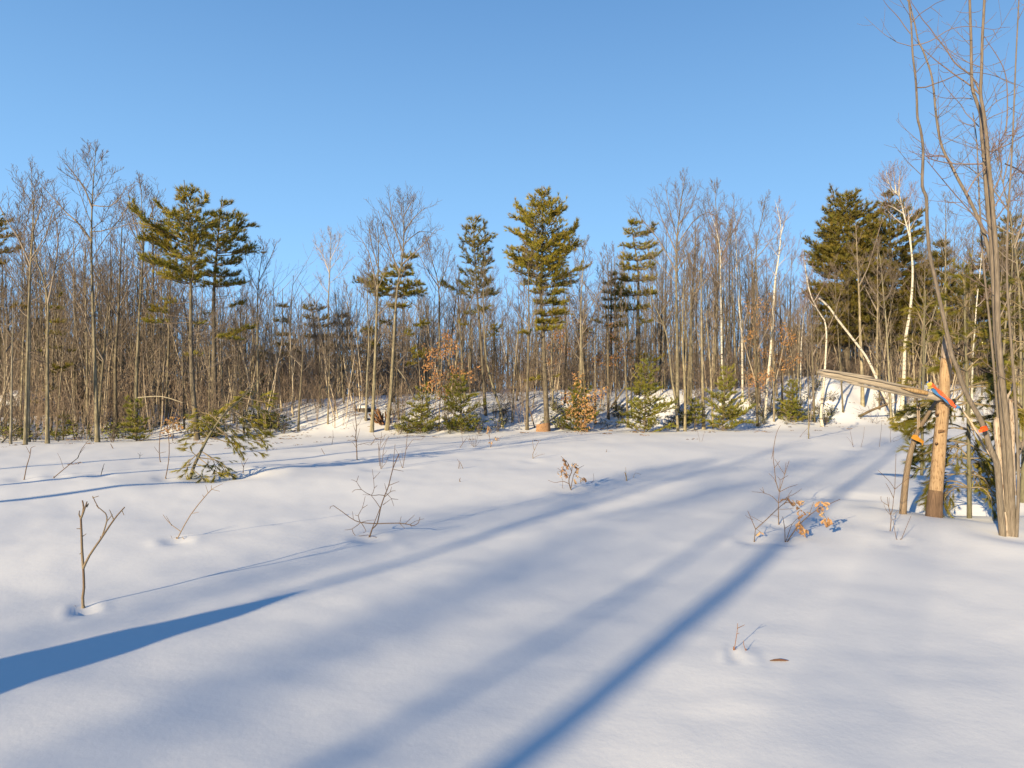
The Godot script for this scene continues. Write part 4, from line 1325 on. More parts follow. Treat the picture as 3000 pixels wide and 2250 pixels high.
	# snow capped boulders behind the leftmost trunks
	for b in [[50, 1200, 33.0, 1.0], [118, 1205, 34.0, 0.8], [1062, 1250, 30.0, 0.28]]:
		var c := at(b[0], b[1], b[2])
		c.y = ground_y(c.x, c.z)
		var bo := thing("boulder", ["snow capped dark boulder behind the leftmost trunks", "smaller snow capped boulder right of the leftmost one", "snow covered boulder at the left of the brush pile"][0 if b[0] < 100 else (1 if b[0] < 500 else 2)], "boulder", c)
		var nn := FastNoiseLite.new()
		nn.seed = int(b[0]); nn.frequency = 0.8
		for layer in 2:
			var bm := Mb.new()
			var nu := 24
			var nv := 12
			for j in nv + 1:
				for i in nu:
					var th := PI * j / nv if layer == 0 else PI * 0.36 * j / nv
					var ph := TAU * i / nu
					var dirn := Vector3(sin(th) * cos(ph), cos(th), sin(th) * sin(ph))
					var rr: float = b[3] * (1.0 + 0.35 * nn.get_noise_3dv(dirn * 2.0))
					if layer == 1:
						rr += 0.12 * (1.0 - pow(float(j) / nv, 3.0)) * b[3] + 0.01 - 0.03 * float(j == nv)
					bm.v.push_back(dirn * rr * Vector3(1.15, 0.85, 0.9))
					bm.n.push_back(dirn)
					bm.c.push_back(Color(0.16, 0.135, 0.12))
			for j in nv:
				for i in nu:
					var a0 := j * nu + i
					var b0 := j * nu + (i + 1) % nu
					bm.f.append_array([a0, b0 + nu, b0, a0, a0 + nu, b0 + nu])
			part("rock" if layer == 0 else "snow_cap", bm.mesh(), M.close if layer == 0 else M.snow, bo)


func behind_camera() -> void:
	# the trees at the photographer's back, whose shadows cross the field
	var sh := Vector3(sin(deg_to_rad(SUN_AZ)), 0, -cos(deg_to_rad(SUN_AZ)))
	var list := [
		["tall straight bare tree behind the viewer casting the broad diagonal shadow", Vector3(-0.01, 0, -3.14) - sh * 23.0, 14.5, 0.15, {"cs": 0.78, "n": 10, "len": 2.2, "dead": 1}],
		["bare tree farther behind the viewer casting the soft parallel shadow", Vector3(-0.76, 0, -3.12) - sh * 31.0, 16.0, 0.075, {"cs": 0.75, "n": 9, "len": 2.0, "dead": 1}],
		["bare tree behind the viewer casting faint branch shadows on the near snow", Vector3(-0.75, 0, -7.45) - sh * 34.0, 15.0, 0.11, {"cs": 0.6, "n": 12, "len": 2.6}],
		["bare tree at the viewer's back left whose shadow streaks the left of the field", Vector3(-7.5, 0, -10.7) - sh * 16.0, 12.0, 0.14, {"cs": 0.45, "n": 14, "len": 2.6}],
		["bare tree far out at the left casting the shadow behind the forked sapling", Vector3(-8.6, 0, -12.6) - sh * 14.0, 12.0, 0.12, {"cs": 0.5, "n": 14, "len": 2.4}],
		["second bare tree far out at the left of the field", Vector3(-10.5, 0, -15.0) - sh * 17.0, 13.0, 0.12, {"cs": 0.45, "n": 14, "len": 2.6}],
		["bare tree behind the viewer's right shoulder dappling the right snow", Vector3(2.2, 0, -4.5) - sh * 70.0, 26.0, 0.1, {"cs": 0.4, "n": 18, "len": 3.2}],
		["bare tree far behind the viewer dappling the middle snow", Vector3(0.9, 0, -5.5) - sh * 75.0, 27.0, 0.1, {"cs": 0.45, "n": 18, "len": 3.2}],
		["thick twigged bare tree far behind the viewer, right of two dappling the near snow", Vector3(-1.3, 0, -4.2) - sh * 74.0, 25.5, 0.04, {"cs": 0.6, "limb_r": 0.9, "n": 22, "len": 3.4, "rmin": 0.016, "dead": 2}],
		["thick twigged bare tree far behind the viewer, left of two dappling the near snow", Vector3(-3.0, 0, -5.0) - sh * 70.0, 23.5, 0.05, {"cs": 0.6, "limb_r": 0.9, "n": 22, "len": 3.2, "rmin": 0.016, "dead": 2}],
	]
	for l in list:
		var q := style(l[4])
		var o := free_tree("bare_tree", l[2], l[3], q, 0.003)
		o.name = numbered("bare_tree")
		add_child(o)
		var p: Vector3 = l[1]
		o.position = Vector3(p.x, ground_y(p.x, p.z), p.z)
		tag(o, l[0], "tree")
	# the thick broken trunk just outside the left of the picture
	var s := Vector3(-2.86, 0, -4.08) - sh * 4.2
	s.y = ground_y(s.x, s.z)
	var snag := thing("broken_tree", "thick broken trunk left of the viewer casting the wide tapering shadow", "dead tree", s)
	var m := Mb.new()
	m.tube(PackedVector3Array([Vector3(0, -0.2, 0), Vector3(0, 0.5, 0), Vector3(0.0, 1.0, 0), Vector3(0, 1.2, 0), Vector3(0.02, 1.42, 0.02), Vector3(0.04, 1.62, 0.03), Vector3(0.05, 1.8, 0.04)]), PackedFloat32Array([0.42, 0.36, 0.33, 0.30, 0.23, 0.13, 0.02]), 12, Color(0.25, 0.2, 0.15), Color(0.4, 0.28, 0.18))
	part("trunk", m.mesh(), M.close, snag)


func along_px(a: Array, d: float, foot: Vector3, bow := 0.0) -> PackedVector3Array:
	return shifted(px_path(a, d, bow), foot)


func ribbon(p: PackedVector3Array, across: Vector3, wide: float, col: Color) -> ArrayMesh:
	var m := Mb.new()
	for i in p.size():
		var w := wide * (1.0 + 0.35 * sin(i * 1.7))
		for s in [-0.5, 0.5]:
			var sway: float = 0.010 * sin(i * 1.1) + s * 0.012 * sin(i * 0.9 + 1.0)
			for k in [0.0008 + sway, -0.0008 + sway]:
				var t := (p[mini(i + 1, p.size() - 1)] - p[maxi(i - 1, 0)]).normalized()
				m.v.push_back(p[i] + across * w * s + t.cross(across).normalized() * k)
				m.c.push_back(col)
	for i in p.size() - 1:
		var a := i * 4
		var b := a + 4
		m.f.append_array([a, b, b + 2, a, b + 2, a + 2, a + 1, b + 3, b + 1, a + 1, a + 3, b + 3, a, a + 1, b + 1, a, b + 1, b, a + 2, b + 3, a + 3, a + 2, b + 2, b + 3])
	return m.mesh()


func right_group() -> void:
	# the debarked broken trunk
	var d := dist_of(2740, 1513)
	var foot := at(2740, 1513, d)
	foot.y = ground_y(foot.x, foot.z)
	var o := thing("broken_tree", "thick broken tree trunk with bare orange wood, standing in the snow at the right", "dead tree", foot)
	var mid := along_px([[2742, 1440], [2746, 1390], [2751, 1330], [2757, 1260], [2762, 1200], [2766, 1140], [2770, 1085], [2772, 1050]], d, foot)
	var m := Mb.new()
	var rr := PackedFloat32Array([0.094, 0.09, 0.087, 0.083, 0.08, 0.078, 0.074, 0.066])
	m.lump = 0.035
	m.mott = 0.1
	m.tube(smooth_path(mid, 3), taper(22, 0.080, 0.060), 14, Color(0.52, 0.35, 0.2), Color(0.48, 0.32, 0.18), true)
	part("bare_wood", m.mesh(), M.wood, o)
	m = Mb.new()
	var low := along_px([[2736, 1540], [2737, 1513], [2739, 1475], [2741, 1445], [2742, 1436]], d, foot)
	m.lump = 0.04
	m.mott = 0.15
	m.tube(low, PackedFloat32Array([0.108, 0.097, 0.090, 0.087, 0.081]), 14, Color(0.23, 0.15, 0.1), Color(0.27, 0.17, 0.105))
	part("bark_sleeve", m.mesh(), M.close, o)
	m = Mb.new()   # the torn top: tall grey splinters
	var top := mid[-1]
	for i in 14:
		var g := TAU * i / 14.0
		var s := top + Vector3(cos(g) * 0.04, -0.12, sin(g) * 0.04)
		var h := 0.16 + 0.24 * maxf(0.0, cos(g - 2.2)) + rnd(0, 0.14)
		m.tube(PackedVector3Array([s, s + Vector3(0.0, h * 0.6, 0), s + Vector3(cos(g) * 0.006 + 0.015, h, sin(g) * 0.006)]), PackedFloat32Array([0.024, 0.016, 0.002]), 5, Color(0.42, 0.32, 0.24), Color(0.36, 0.3, 0.25))
	part("splinters", m.mesh(), M.wood, o)
	m = Mb.new()
	for k in 7:   # shreds of bark still clinging to the wood
		var g := rnd(-2.6, -0.4)
		var sm := smooth_path(mid, 3)
		var i0 := rng.randi_range(0, 12)
		var bs := Mb.new()
		var line := PackedVector3Array()
		for i in rng.randi_range(4, 8):
			var q := sm[mini(i0 + i, 20)]
			var rad := lerpf(0.080, 0.060, (i0 + i) / 21.0) * 0.98
			line.push_back(q + Vector3(cos(g + 0.05 * i), 0, -sin(g) * -1.0) * rad)
		bs.mott = 0.2
		bs.tube(line, taper(line.size(), 0.012, 0.004), 5, Color(0.24, 0.145, 0.085), Color(0.3, 0.19, 0.11))
		part("bark_shred", bs.mesh(), M.close, o)
	for k in [[2746, 1215, -1], [2760, 1180, 1], [2750, 1265, 1], [2744, 1300, -1]]:
		var s := at(k[0], k[1], d - 0.06) - foot
		m.tube(PackedVector3Array([s, s + Vector3(0.03 * k[2], 0.015, 0.05)]), PackedFloat32Array([0.02, 0.012]), 6, Color(0.3, 0.18, 0.1), Color(0.26, 0.15, 0.08), true)
	part("branch_stubs", m.mesh(), M.wood, o)

	# the snapped off upper trunk, jammed sideways
	var bd := d - 0.13
	var left := at(2400, 1091, bd)
	var beam := thing("snapped_log", "weathered grey snapped trunk lying level in the air against the orange broken trunk", "log", left)
	var bp := along_px([[2396, 1090], [2406, 1091], [2440, 1098], [2500, 1108], [2570, 1122], [2650, 1142], [2715, 1157], [2748, 1166], [2760, 1169]], bd, left, 0.04)
	m = Mb.new()
	m.tube(bp, PackedFloat32Array([0.014, 0.030, 0.040, 0.046, 0.05, 0.052, 0.05, 0.036, 0.01]), 12, Color(0.54, 0.46, 0.37), Color(0.55, 0.44, 0.32), true)
	part("trunk", m.mesh(), M.grain, beam)
	m = Mb.new()   # long split slivers that stand proud
	for s in [[2402, 1083, 2560, 1106, 0.016], [2398, 1098, 2520, 1124, 0.014], [2450, 1092, 2640, 1128, 0.013], [2480, 1120, 2700, 1168, 0.016], [2560, 1112, 2716, 1146, 0.015]]:
		var a := at(s[0], s[1], bd - 0.045) - left
		var b := at(s[2], s[3], bd - 0.05) - left
		m.tube(PackedVector3Array([a, a.lerp(b, 0.1), a.lerp(b, 0.5), a.lerp(b, 0.92), b]), PackedFloat32Array([0.003, s[4], s[4], s[4] * 0.8, 0.002]), 6, Color(0.44, 0.38, 0.31), Color(0.43, 0.35, 0.27))
	part("split_slivers", m.mesh(), M.grain, beam)
	m = Mb.new()
	var ps := at(2640, 1136, bd - 0.055) - left
	var pe := at(2716, 1152, bd - 0.06) - left
	m.tube(PackedVector3Array([ps, ps.lerp(pe, 0.5), pe]), PackedFloat32Array([0.006, 0.03, 0.024]), 7, Color(0.55, 0.38, 0.2), Color(0.58, 0.36, 0.16), true)
	part("fresh_break", m.mesh(), M.wood, beam)

	# the slim pole that leans on it
	d = dist_of(2645, 1507)
	foot = at(2645, 1507, d)
	foot.y = ground_y(foot.x, foot.z)
	o = thing("leaning_pole", "slim smooth bark pole leaning right up to the snapped trunk, bent at mid height", "tree", foot)
	m = Mb.new()
	var pp := smooth_path(along_px([[2643, 1530], [2645, 1507], [2650, 1440], [2659, 1370], [2672, 1310], [2690, 1262], [2712, 1225], [2732, 1192], [2752, 1163]], d, foot, 0.25), 3)
	m.tube(pp, taper(pp.size(), 0.05, 0.018, 0.8), 10, Color(0.36, 0.26, 0.17), Color(0.34, 0.25, 0.17), true)
	part("stem", m.mesh(), M.close, o)
	m = Mb.new()
	for s in [[2690, 1262, 2688, 1200, 2684, 1130], [2694, 1256, 2693, 1215, 2695, 1180]]:
		m.tube(along_px([[s[0], s[1]], [s[2], s[3]], [s[4], s[5]]], d + 0.15, foot), PackedFloat32Array([0.013, 0.009, 0.006]), 5, Color(0.3, 0.22, 0.15), Color(0.27, 0.19, 0.13))
	part("side_shoots", m.mesh(), M.twig, o)
	var td := d + 0.06
	var tape := thing("flagging_tape", "faded yellow orange tape tied round the bend of the leaning pole", "tape", at(2682, 1284, td))
	part("tape_loop", ribbon(along_px([[2672, 1278], [2682, 1281], [2692, 1288], [2702, 1294], [2706, 1300]], td - 0.07, tape.position), Vector3(0.3, 0.9, 0.2).normalized(), 0.05, Color(0.42, 0.19, 0.03)), M.paint, tape)

	# orange and blue tape on the end of the snapped trunk
	var rd := bd - 0.09
	var at0 := at(2720, 1124, rd)
	var bt := thing("flagging_tape", "strip of bright orange tape fluttering down across the broken trunk", "tape", at0)
	part("strip", ribbon(smooth_path(along_px([[2719, 1122], [2735, 1131], [2752, 1147], [2770, 1163], [2785, 1178], [2797, 1190], [2801, 1193]], rd, at0, -0.05), 2), Vector3(0.45, 0.85, 0.2).normalized(), 0.036, Color(0.5, 0.09, 0.035)), M.paint, bt)
	bt = thing("flagging_tape", "strip of blue tape hanging just below the bright orange strip", "tape", at0)
	part("strip", ribbon(smooth_path(along_px([[2716, 1119], [2722, 1130], [2735, 1143], [2755, 1159], [2772, 1172], [2790, 1187], [2800, 1191], [2812, 1194]], rd + 0.02, at0, -0.04), 2), Vector3(0.4, 0.85, 0.3).normalized(), 0.034, Color(0.045, 0.14, 0.32)), M.paint, bt)
	bt = thing("flagging_tape", "yellow tape knot at the torn end of the snapped trunk", "tape", at0)
	part("knot", ribbon(smooth_path(along_px([[2721, 1121], [2724, 1130], [2723, 1137], [2729, 1137]], rd - 0.01, at0), 2), Vector3(0.9, 0.3, 0.2).normalized(), 0.045, Color(0.36, 0.29, 0.06)), M.paint, bt)

	# the many stemmed tree
	d = dist_of(2945, 1572)
	foot = at(2945, 1572, d)
	foot.y = ground_y(foot.x, foot.z)
	o = thing("multi_stem_tree", "many stemmed bare grey tree at the right edge, rising out of the picture", "tree", foot)
	var grey := Color(0.255, 0.21, 0.165)
	var grey2 := Color(0.24, 0.19, 0.15)
	var stems := [
		["main_stem", [[2958, 1600], [2958, 1572], [2956, 1500], [2952, 1430], [2944, 1300], [2937, 1200], [2932, 1140], [2927, 1060], [2918, 980], [2915, 900], [2908, 780], [2902, 680], [2890, 560], [2884, 470], [2877, 400], [2874, 340], [2862, 300], [2849, 260], [2846, 200], [2845, 120], [2841, 0], [2838, -180]], 0.05, 0.012, 0.0],
		["main_stem", [[2966, 1600], [2966, 1572], [2964, 1480], [2960, 1400], [2955, 1300], [2945, 1200], [2935, 1100], [2926, 1000], [2922, 900], [2921, 800], [2917, 720], [2911, 640], [2903, 540], [2895, 470], [2890, 400], [2882, 330], [2873, 276], [2876, 200], [2878, 110], [2884, 0], [2888, -180]], 0.047, 0.012, -0.25],
		["leaning_stem", [[2938, 1600], [2937, 1560], [2930, 1480], [2925, 1400], [2918, 1350], [2900, 1312], [2886, 1262], [2868, 1220], [2850, 1190], [2832, 1155], [2815, 1115], [2803, 1075], [2788, 1040], [2776, 980], [2762, 920], [2738, 810], [2723, 740], [2716, 650], [2714, 580], [2702, 545], [2704, 470], [2704, 430], [2697, 380], [2688, 345], [2686, 290], [2682, 225], [2674, 160], [2671, 100], [2668, 50], [2662, 0], [2655, -120]], 0.042, 0.007, -0.55],
		["leaning_stem", [[2922, 1000], [2916, 900], [2908, 800], [2887, 697], [2862, 632], [2836, 577], [2808, 527], [2786, 483], [2765, 443], [2752, 400], [2742, 333], [2735, 260], [2726, 210], [2705, 150], [2690, 118], [2680, 70], [2668, 20], [2655, -60]], 0.028, 0.006, 0.35],
		["dead_stem", [[2940, 1600], [2942, 1570], [2945, 1500], [2942, 1440], [2937, 1380], [2928, 1320], [2922, 1270], [2920, 1235], [2926, 1225]], 0.058, 0.03, 0.15],
		["dead_stem", [[2962, 1500], [2960, 1400], [2957, 1300], [2953, 1240], [2948, 1190], [2950, 1165], [2962, 1145], [2968, 1118]], 0.046, 0.006, 0.1],
		["dead_stem", [[2966, 1450], [2964, 1330], [2966, 1240], [2960, 1170]], 0.04, 0.02, -0.1],
		["leaning_stem", [[2975, 1600], [2978, 1572], [2984, 1400], [2976, 1200], [2962, 1000], [2950, 820], [2953, 640], [2966, 420], [2975, 200], [2985, 0]], 0.024, 0.006, -0.5],
		["leaning_stem", [[2948, 1500], [2930, 1300], [2905, 1000], [2880, 760], [2868, 560], [2862, 420], [2850, 330]], 0.02, 0.005, 0.6],
		["side_stem", [[2986, 1312], [2976, 1270], [2965, 1225], [2956, 1175]], 0.03, 0.012, 0.1],
		["side_stem", [[2958, 1440], [2975, 1350], [3000, 1295], [3040, 1220], [3080, 1120]], 0.032, 0.016, 0.3],
	]
	var paths := []
	for s in stems:
		var sp := smooth_path(along_px(s[1], d, foot, s[4]), 3)
		paths.append(sp)
		m = Mb.new()
		var cc: Color = Color(0.47, 0.38, 0.3) if s[0] == "dead_stem" else grey
		m.mott = 0.12
		m.tube(sp, taper(sp.size(), s[2], s[3], 0.6 if "stem" in s[0] and "dead" not in s[0] else 0.9), 9, cc, cc if s[0] == "dead_stem" else grey2, true)
		part(s[0], m.mesh(), M.wood if s[0] == "dead_stem" else M.close, o)
	# limbs and twigs that the picture shows, from a close view whose origin is (2650, 0)
	var lim := [
		[7.3, 2.6, 100, 550, 190, 540, 300, 505, 400, 450, 490, 390, 590, 345, 700, 325, 800, 322, 930, 335, 1080, 360, 1180, 335, 1285, 330],
		[8.6, 2.6, 160, 1065, 260, 1060, 360, 1020, 480, 980, 600, 925, 720, 890, 850, 880, 980, 895, 1090, 920, 1220, 970, 1350, 1020, 1452, 1060],
		[10.6, 4, 910, 1145, 800, 1040, 640, 930, 520, 840, 400, 750, 290, 655, 190, 560, 110, 460],
		[11.9, 4, 915, 1120, 870, 1020, 800, 910, 690, 830, 600, 750, 530, 640, 450, 530, 370, 430, 300, 330, 220, 240, 160, 140, 90, 40, 70, -30],
		[7.3, 3.3, 90, 270, 140, 220, 200, 160, 300, 95, 380, 40, 480, 0, 540, -20],
		[6.6, 2.6, 70, 410, 0, 320, -60, 230, -130, 150, -190, 90, -245, 20, -270, -30],
		[5.3, 2.6, 30, 0, 80, 80, 60, 200, 90, 300],
		[6.6, 2.6, 905, 1540, 820, 1450, 740, 1370, 690, 1280, 600, 1180, 500, 1060, 440, 940, 410, 830, 430, 680],
		[6.6, 2.6, 830, 1205, 720, 1190, 600, 1195, 480, 1190, 380, 1160, 250, 1080],
		[5.9, 2.6, 990, 1360, 1110, 1240, 1250, 1170, 1380, 1130, 1452, 1100],
		[6.6, 2.6, 1000, 1460, 1080, 1410, 1230, 1350, 1340, 1290, 1440, 1220],
		[9.2, 4, 1215, 1640, 1240, 1520, 1250, 1350, 1250, 1150, 1240, 980, 1210, 850, 1160, 740, 1080, 610, 1010, 510, 970, 440],
		[4, 2, 1170, 750, 1235, 705], [4, 2, 1225, 865, 1350, 795], [4, 2, 1215, 870, 1110, 865], [4, 2, 1110, 640, 1115, 620], [4.6, 2, 1165, 755, 1040, 800, 970, 805],
		[4.6, 2, 1120, 1235, 1100, 1120, 1070, 1005], [4.6, 2, 1240, 1090, 1120, 1150, 1000, 1225], [4.6, 2, 1225, 1000, 1150, 1090, 1110, 1150],
		[4.6, 2, 1250, 1440, 1320, 1340], [4, 2, 1265, 1000, 1255, 970], [4.6, 2, 1255, 1160, 1380, 1040, 1450, 970], [4, 2, 1375, 1045, 1340, 1210],
		[4.6, 2, 1260, 1300, 1350, 1360, 1440, 1400],
		[4, 2, 785, 300, 715, 225], [4, 2, 800, 435, 705, 345], [4, 2, 795, 490, 700, 500, 590, 460], [4, 2, 800, 675, 720, 680, 645, 650], [4, 2, 785, 155, 700, 155, 625, 130],
		[4, 2, 820, 155, 900, 140, 940, 115], [4, 2, 830, 580, 875, 565], [4, 2, 835, 665, 920, 645], [4, 2, 950, 560, 1020, 545], [4, 2, 980, 290, 1060, 220, 1120, 145], [4, 2, 975, 40, 1010, 0],
		[4, 2, 960, 460, 1060, 430, 1185, 365], [4, 2, 1080, 365, 1125, 465],
		[4, 2, 240, 700, 340, 620, 520, 455], [4, 2, 290, 655, 340, 545], [4, 2, 450, 530, 540, 480, 615, 440], [4, 2, 540, 670, 600, 610, 665, 565], [4, 2, 570, 680, 640, 640, 670, 605],
		[4, 2, 290, 800, 400, 775, 530, 750, 530, 690], [4, 2, 560, 890, 600, 810, 615, 740], [4, 2, 535, 880, 470, 880, 415, 840], [4, 2, 320, 90, 400, 150, 460, 210], [4, 2, 150, 430, 230, 390, 295, 350],
		[4, 2, 270, 275, 350, 225], [4, 2, 340, 900, 370, 880], [4, 2, 375, 1350, 450, 1280, 520, 1200, 615, 1105], [4, 2, 440, 1325, 535, 1275], [4, 2, 390, 1420, 505, 1355], [4, 2, 375, 1420, 295, 1365],
		[4, 2, 380, 1225, 480, 1050], [4, 2, 490, 1050, 470, 1000, 510, 995], [4, 2, 720, 1110, 700, 1000, 690, 990], [4, 2, 820, 1180, 770, 1140, 720, 1110],
		[4, 2, 890, 1520, 760, 1510, 670, 1455], [4, 2, 830, 1480, 855, 1430], [4, 2, 790, 1400, 780, 1375], [4, 2, 590, 1190, 580, 1165], [4, 2, 430, 440, 490, 520, 525, 610],
		[4, 2, 480, 1659, 570, 1590, 660, 1515], [4, 2, 425, 1700, 380, 1659, 340, 1600],
		[5.3, 2.6, 1215, 1610, 1330, 1590, 1450, 1510],
		[5.3, 2.6, 1215, 1650, 1340, 1640, 1452, 1600], [4, 2, 120, 685, 180, 715, 230, 710], [4, 2, 730, 850, 740, 800],
		[4, 2, 870, 1255, 940, 1235], [4, 2, 870, 320, 870, 260, 840, 240], [4, 2, 840, 810, 880, 820, 900, 800], [4, 2, 840, 860, 870, 845],
	]
	stroke_col = Color(0.16, 0.12, 0.10)
	stroke_tip = Color(0.10, 0.065, 0.06)
	for bm in strokes(lim, 2650, 0, 0.2410, d, true):
		for i in bm.v.size():
			bm.v[i] -= foot
		part("branch", bm.mesh(), M.twig, o)
	# finer branching lower down, in front of the woods
	m = Mb.new()
	for s in [[[2790, 480], [2760, 455], [2720, 460]], [[2830, 570], [2860, 520], [2895, 480], [2910, 430]], [[2905, 620], [2935, 570], [2960, 520], [2990, 480]], [[2910, 560], [2935, 500], [2925, 430], [2950, 380]], [[2920, 640], [2950, 600], [3000, 560]], [[2890, 480], [2800, 480], [2740, 470], [2712, 458]], [[2905, 700], [2860, 640], [2790, 560], [2715, 470]], [[2945, 480], [2980, 495], [3000, 510]], [[2900, 445], [2960, 420], [3000, 395]]]:
		var lp := smooth_path(along_px(s, d, foot, rnd(-0.5, 0.5)), 3)
		m.tube(lp, taper(lp.size(), 0.009, 0.0035), 5, Color(0.2, 0.15, 0.125), stroke_tip)
		for i in 6:
			grow(m, along(lp, rnd(0.3, 1.0)), (heading(lp, 0.6) + rvec() * 0.9).normalized(), rnd(0.15, 0.5), 0.004, 2, style({"rmin": 0.002, "kids": [0, 4, 2.5, 2], "c_twig": Color(0.18, 0.12, 0.11)}))
	for i in 46:
		var sp: PackedVector3Array = paths[[0, 1, 2, 3, 7, 8][i % 6]]
		var t := rnd(0.35, 0.97)
		var g := rnd(0, TAU)
		grow(m, along(sp, t), Vector3(cos(g), rnd(0.3, 1.0), sin(g)).normalized(), rnd(0.3, 0.9), 0.0048, 2, style({"rmin": 0.0022, "kids": [0, 4, 3.5, 2], "c_twig": Color(0.16, 0.115, 0.095), "up": 0.12}))
	part("twigs", m.mesh(), M.twig, o).set_meta("kind", "stuff")
	var band_at := at(2882, 1257, d - 0.12)
	var band := thing("flagging_tape", "bright orange tape band tied round the left leaning stem", "tape", band_at)
	m = Mb.new()
	m.tube(along_px([[2881, 1251], [2885, 1261]], d - 0.28, band_at), PackedFloat32Array([0.034, 0.034]), 10, Color(0.55, 0.06, 0.015), Color(0.55, 0.06, 0.015))
	part("band", m.mesh(), M.paint, band)
	var tail := ribbon(along_px([[2876, 1256], [2872, 1261], [2873, 1267]], d - 0.35, band_at), Vector3(0.8, 0.3, 0.3).normalized(), 0.03, Color(0.8, 0.1, 0.02))
	part("loose_end", tail, M.paint, band)

	# grey dead bough that slants down behind
	var dg := thing("dead_bough", "dark dead bough slanting down right behind the broken trunk", "branch", at(2805, 1020, 10.6))
	m = Mb.new()
	var gp := smooth_path(along_px([[2790, 1012], [2830, 1040], [2870, 1072], [2905, 1105], [2950, 1150], [2990, 1200]], 10.6, dg.position, 0.2), 2)
	m.tube(gp, taper(gp.size(), 0.022, 0.045), 7, Color(0.2, 0.15, 0.12), Color(0.15, 0.11, 0.085), true)
	part("bough", m.mesh(), M.bark, dg)
	m = Mb.new()
	for i in 14:
		grow(m, along(gp, rnd(0.0, 0.9)), (rvec() + Vector3(-0.4, 0.2, 0)).normalized(), rnd(0.3, 0.9), 0.008, 2, style({"rmin": 0.0025, "c_twig": Color(0.14, 0.1, 0.075)}))
	part("twigs", m.mesh(), M.twig, dg)
	# long thin bare stick from the tape down to the stems
	var st := thing("dead_stick", "long thin bare stick slanting down from the blue tape to the many stemmed tree", "branch", at(2812, 1196, 9.0))
	m = Mb.new()
	m.tube(along_px([[2808, 1190], [2840, 1228], [2862, 1268], [2885, 1315], [2920, 1350], [2945, 1390]], 9.2, st.position, -0.6), PackedFloat32Array([0.01, 0.012, 0.013, 0.014, 0.014, 0.014]), 6, Color(0.38, 0.29, 0.21), Color(0.34, 0.26, 0.19))
	part("stick", m.mesh(), M.twig, st)

	# two young white pines with long soft needles
	near_pine("young_pine", "young pine with long drooping needles between the broken trunk and the many stemmed tree", dist_of(2840, 1518), [[2840, 1518], [2840, 1430], [2838, 1300], [2836, 1180], [2830, 1040], [2826, 900], [2828, 790]], 0.032, [
		[[2838, 1440], [2800, 1430], [2770, 1455], [2752, 1500]], [[2840, 1425], [2880, 1430], [2910, 1470], [2920, 1500]], [[2838, 1400], [2790, 1390], [2740, 1400], [2715, 1430]],
		[[2838, 1350], [2780, 1340], [2720, 1372], [2680, 1370]], [[2839, 1345], [2880, 1360], [2915, 1410]], [[2838, 1300], [2770, 1290], [2730, 1322], [2700, 1330], [2678, 1310]], [[2838, 1310], [2890, 1330], [2930, 1365]],
		[[2836, 1250], [2780, 1240], [2720, 1250], [2680, 1262]], [[2837, 1240], [2890, 1235], [2935, 1255]], [[2836, 1200], [2770, 1200], [2710, 1215], [2660, 1228]], [[2836, 1190], [2890, 1190], [2950, 1200], [2985, 1215]],
		[[2834, 1140], [2790, 1145], [2745, 1160], [2715, 1180]], [[2834, 1130], [2880, 1120], [2930, 1130]], [[2832, 1080], [2800, 1070], [2770, 1075]], [[2832, 1070], [2870, 1050], [2905, 1055]], [[2830, 1010], [2800, 990], [2780, 980]], [[2829, 990], [2860, 960], [2885, 955]],
		[[2827, 920], [2810, 890], [2800, 860]], [[2827, 900], [2845, 860], [2850, 830]], [[2828, 850], [2822, 810], [2820, 795]], [[2838, 1370], [2860, 1385], [2880, 1440]], [[2838, 1280], [2800, 1300], [2770, 1350]], [[2836, 1220], [2850, 1260], [2865, 1310]], [[2836, 1170], [2800, 1190], [2760, 1230]],
	], 0.115, Color(0.15, 0.135, 0.019))
	near_pine("young_pine", "darker young pine at the right edge behind the many stemmed tree", 10.6, [[2995, 1500], [3000, 1300], [3002, 1000], [3004, 760]], 0.04, [
		[[2998, 1400], [2950, 1400], [2910, 1420]], [[2998, 1340], [2940, 1330], [2890, 1350]], [[2999, 1290], [2950, 1270], [2900, 1280], [2870, 1300]], [[3000, 1240], [2950, 1215], [2900, 1220], [2860, 1235]],
		[[3000, 1190], [2950, 1165], [2900, 1165], [2850, 1180]], [[3000, 1140], [2960, 1110], [2910, 1100], [2870, 1110]], [[3001, 1090], [2970, 1060], [2930, 1050], [2890, 1055]], [[3002, 1040], [2980, 1000], [2940, 985], [2900, 990]],
		[[3002, 990], [2985, 950], [2955, 935]], [[3003, 930], [2985, 895], [2965, 880]], [[3003, 870], [2992, 830], [2980, 815]], [[3000, 1200], [3040, 1180], [3090, 1200]], [[3002, 1080], [3050, 1050], [3090, 1060]], [[3003, 950], [3040, 910], [3070, 915]], [[3000, 1300], [3050, 1290], [3100, 1310]],
		[[2998, 1370], [2960, 1380], [2930, 1450]], [[3000, 1220], [2970, 1240], [2930, 1300]], [[3000, 1120], [2960, 1150], [2920, 1210]], [[3002, 1020], [2960, 1050], [2930, 1110]],
	], 0.115, Color(0.12, 0.11, 0.018), 0.0, 0)
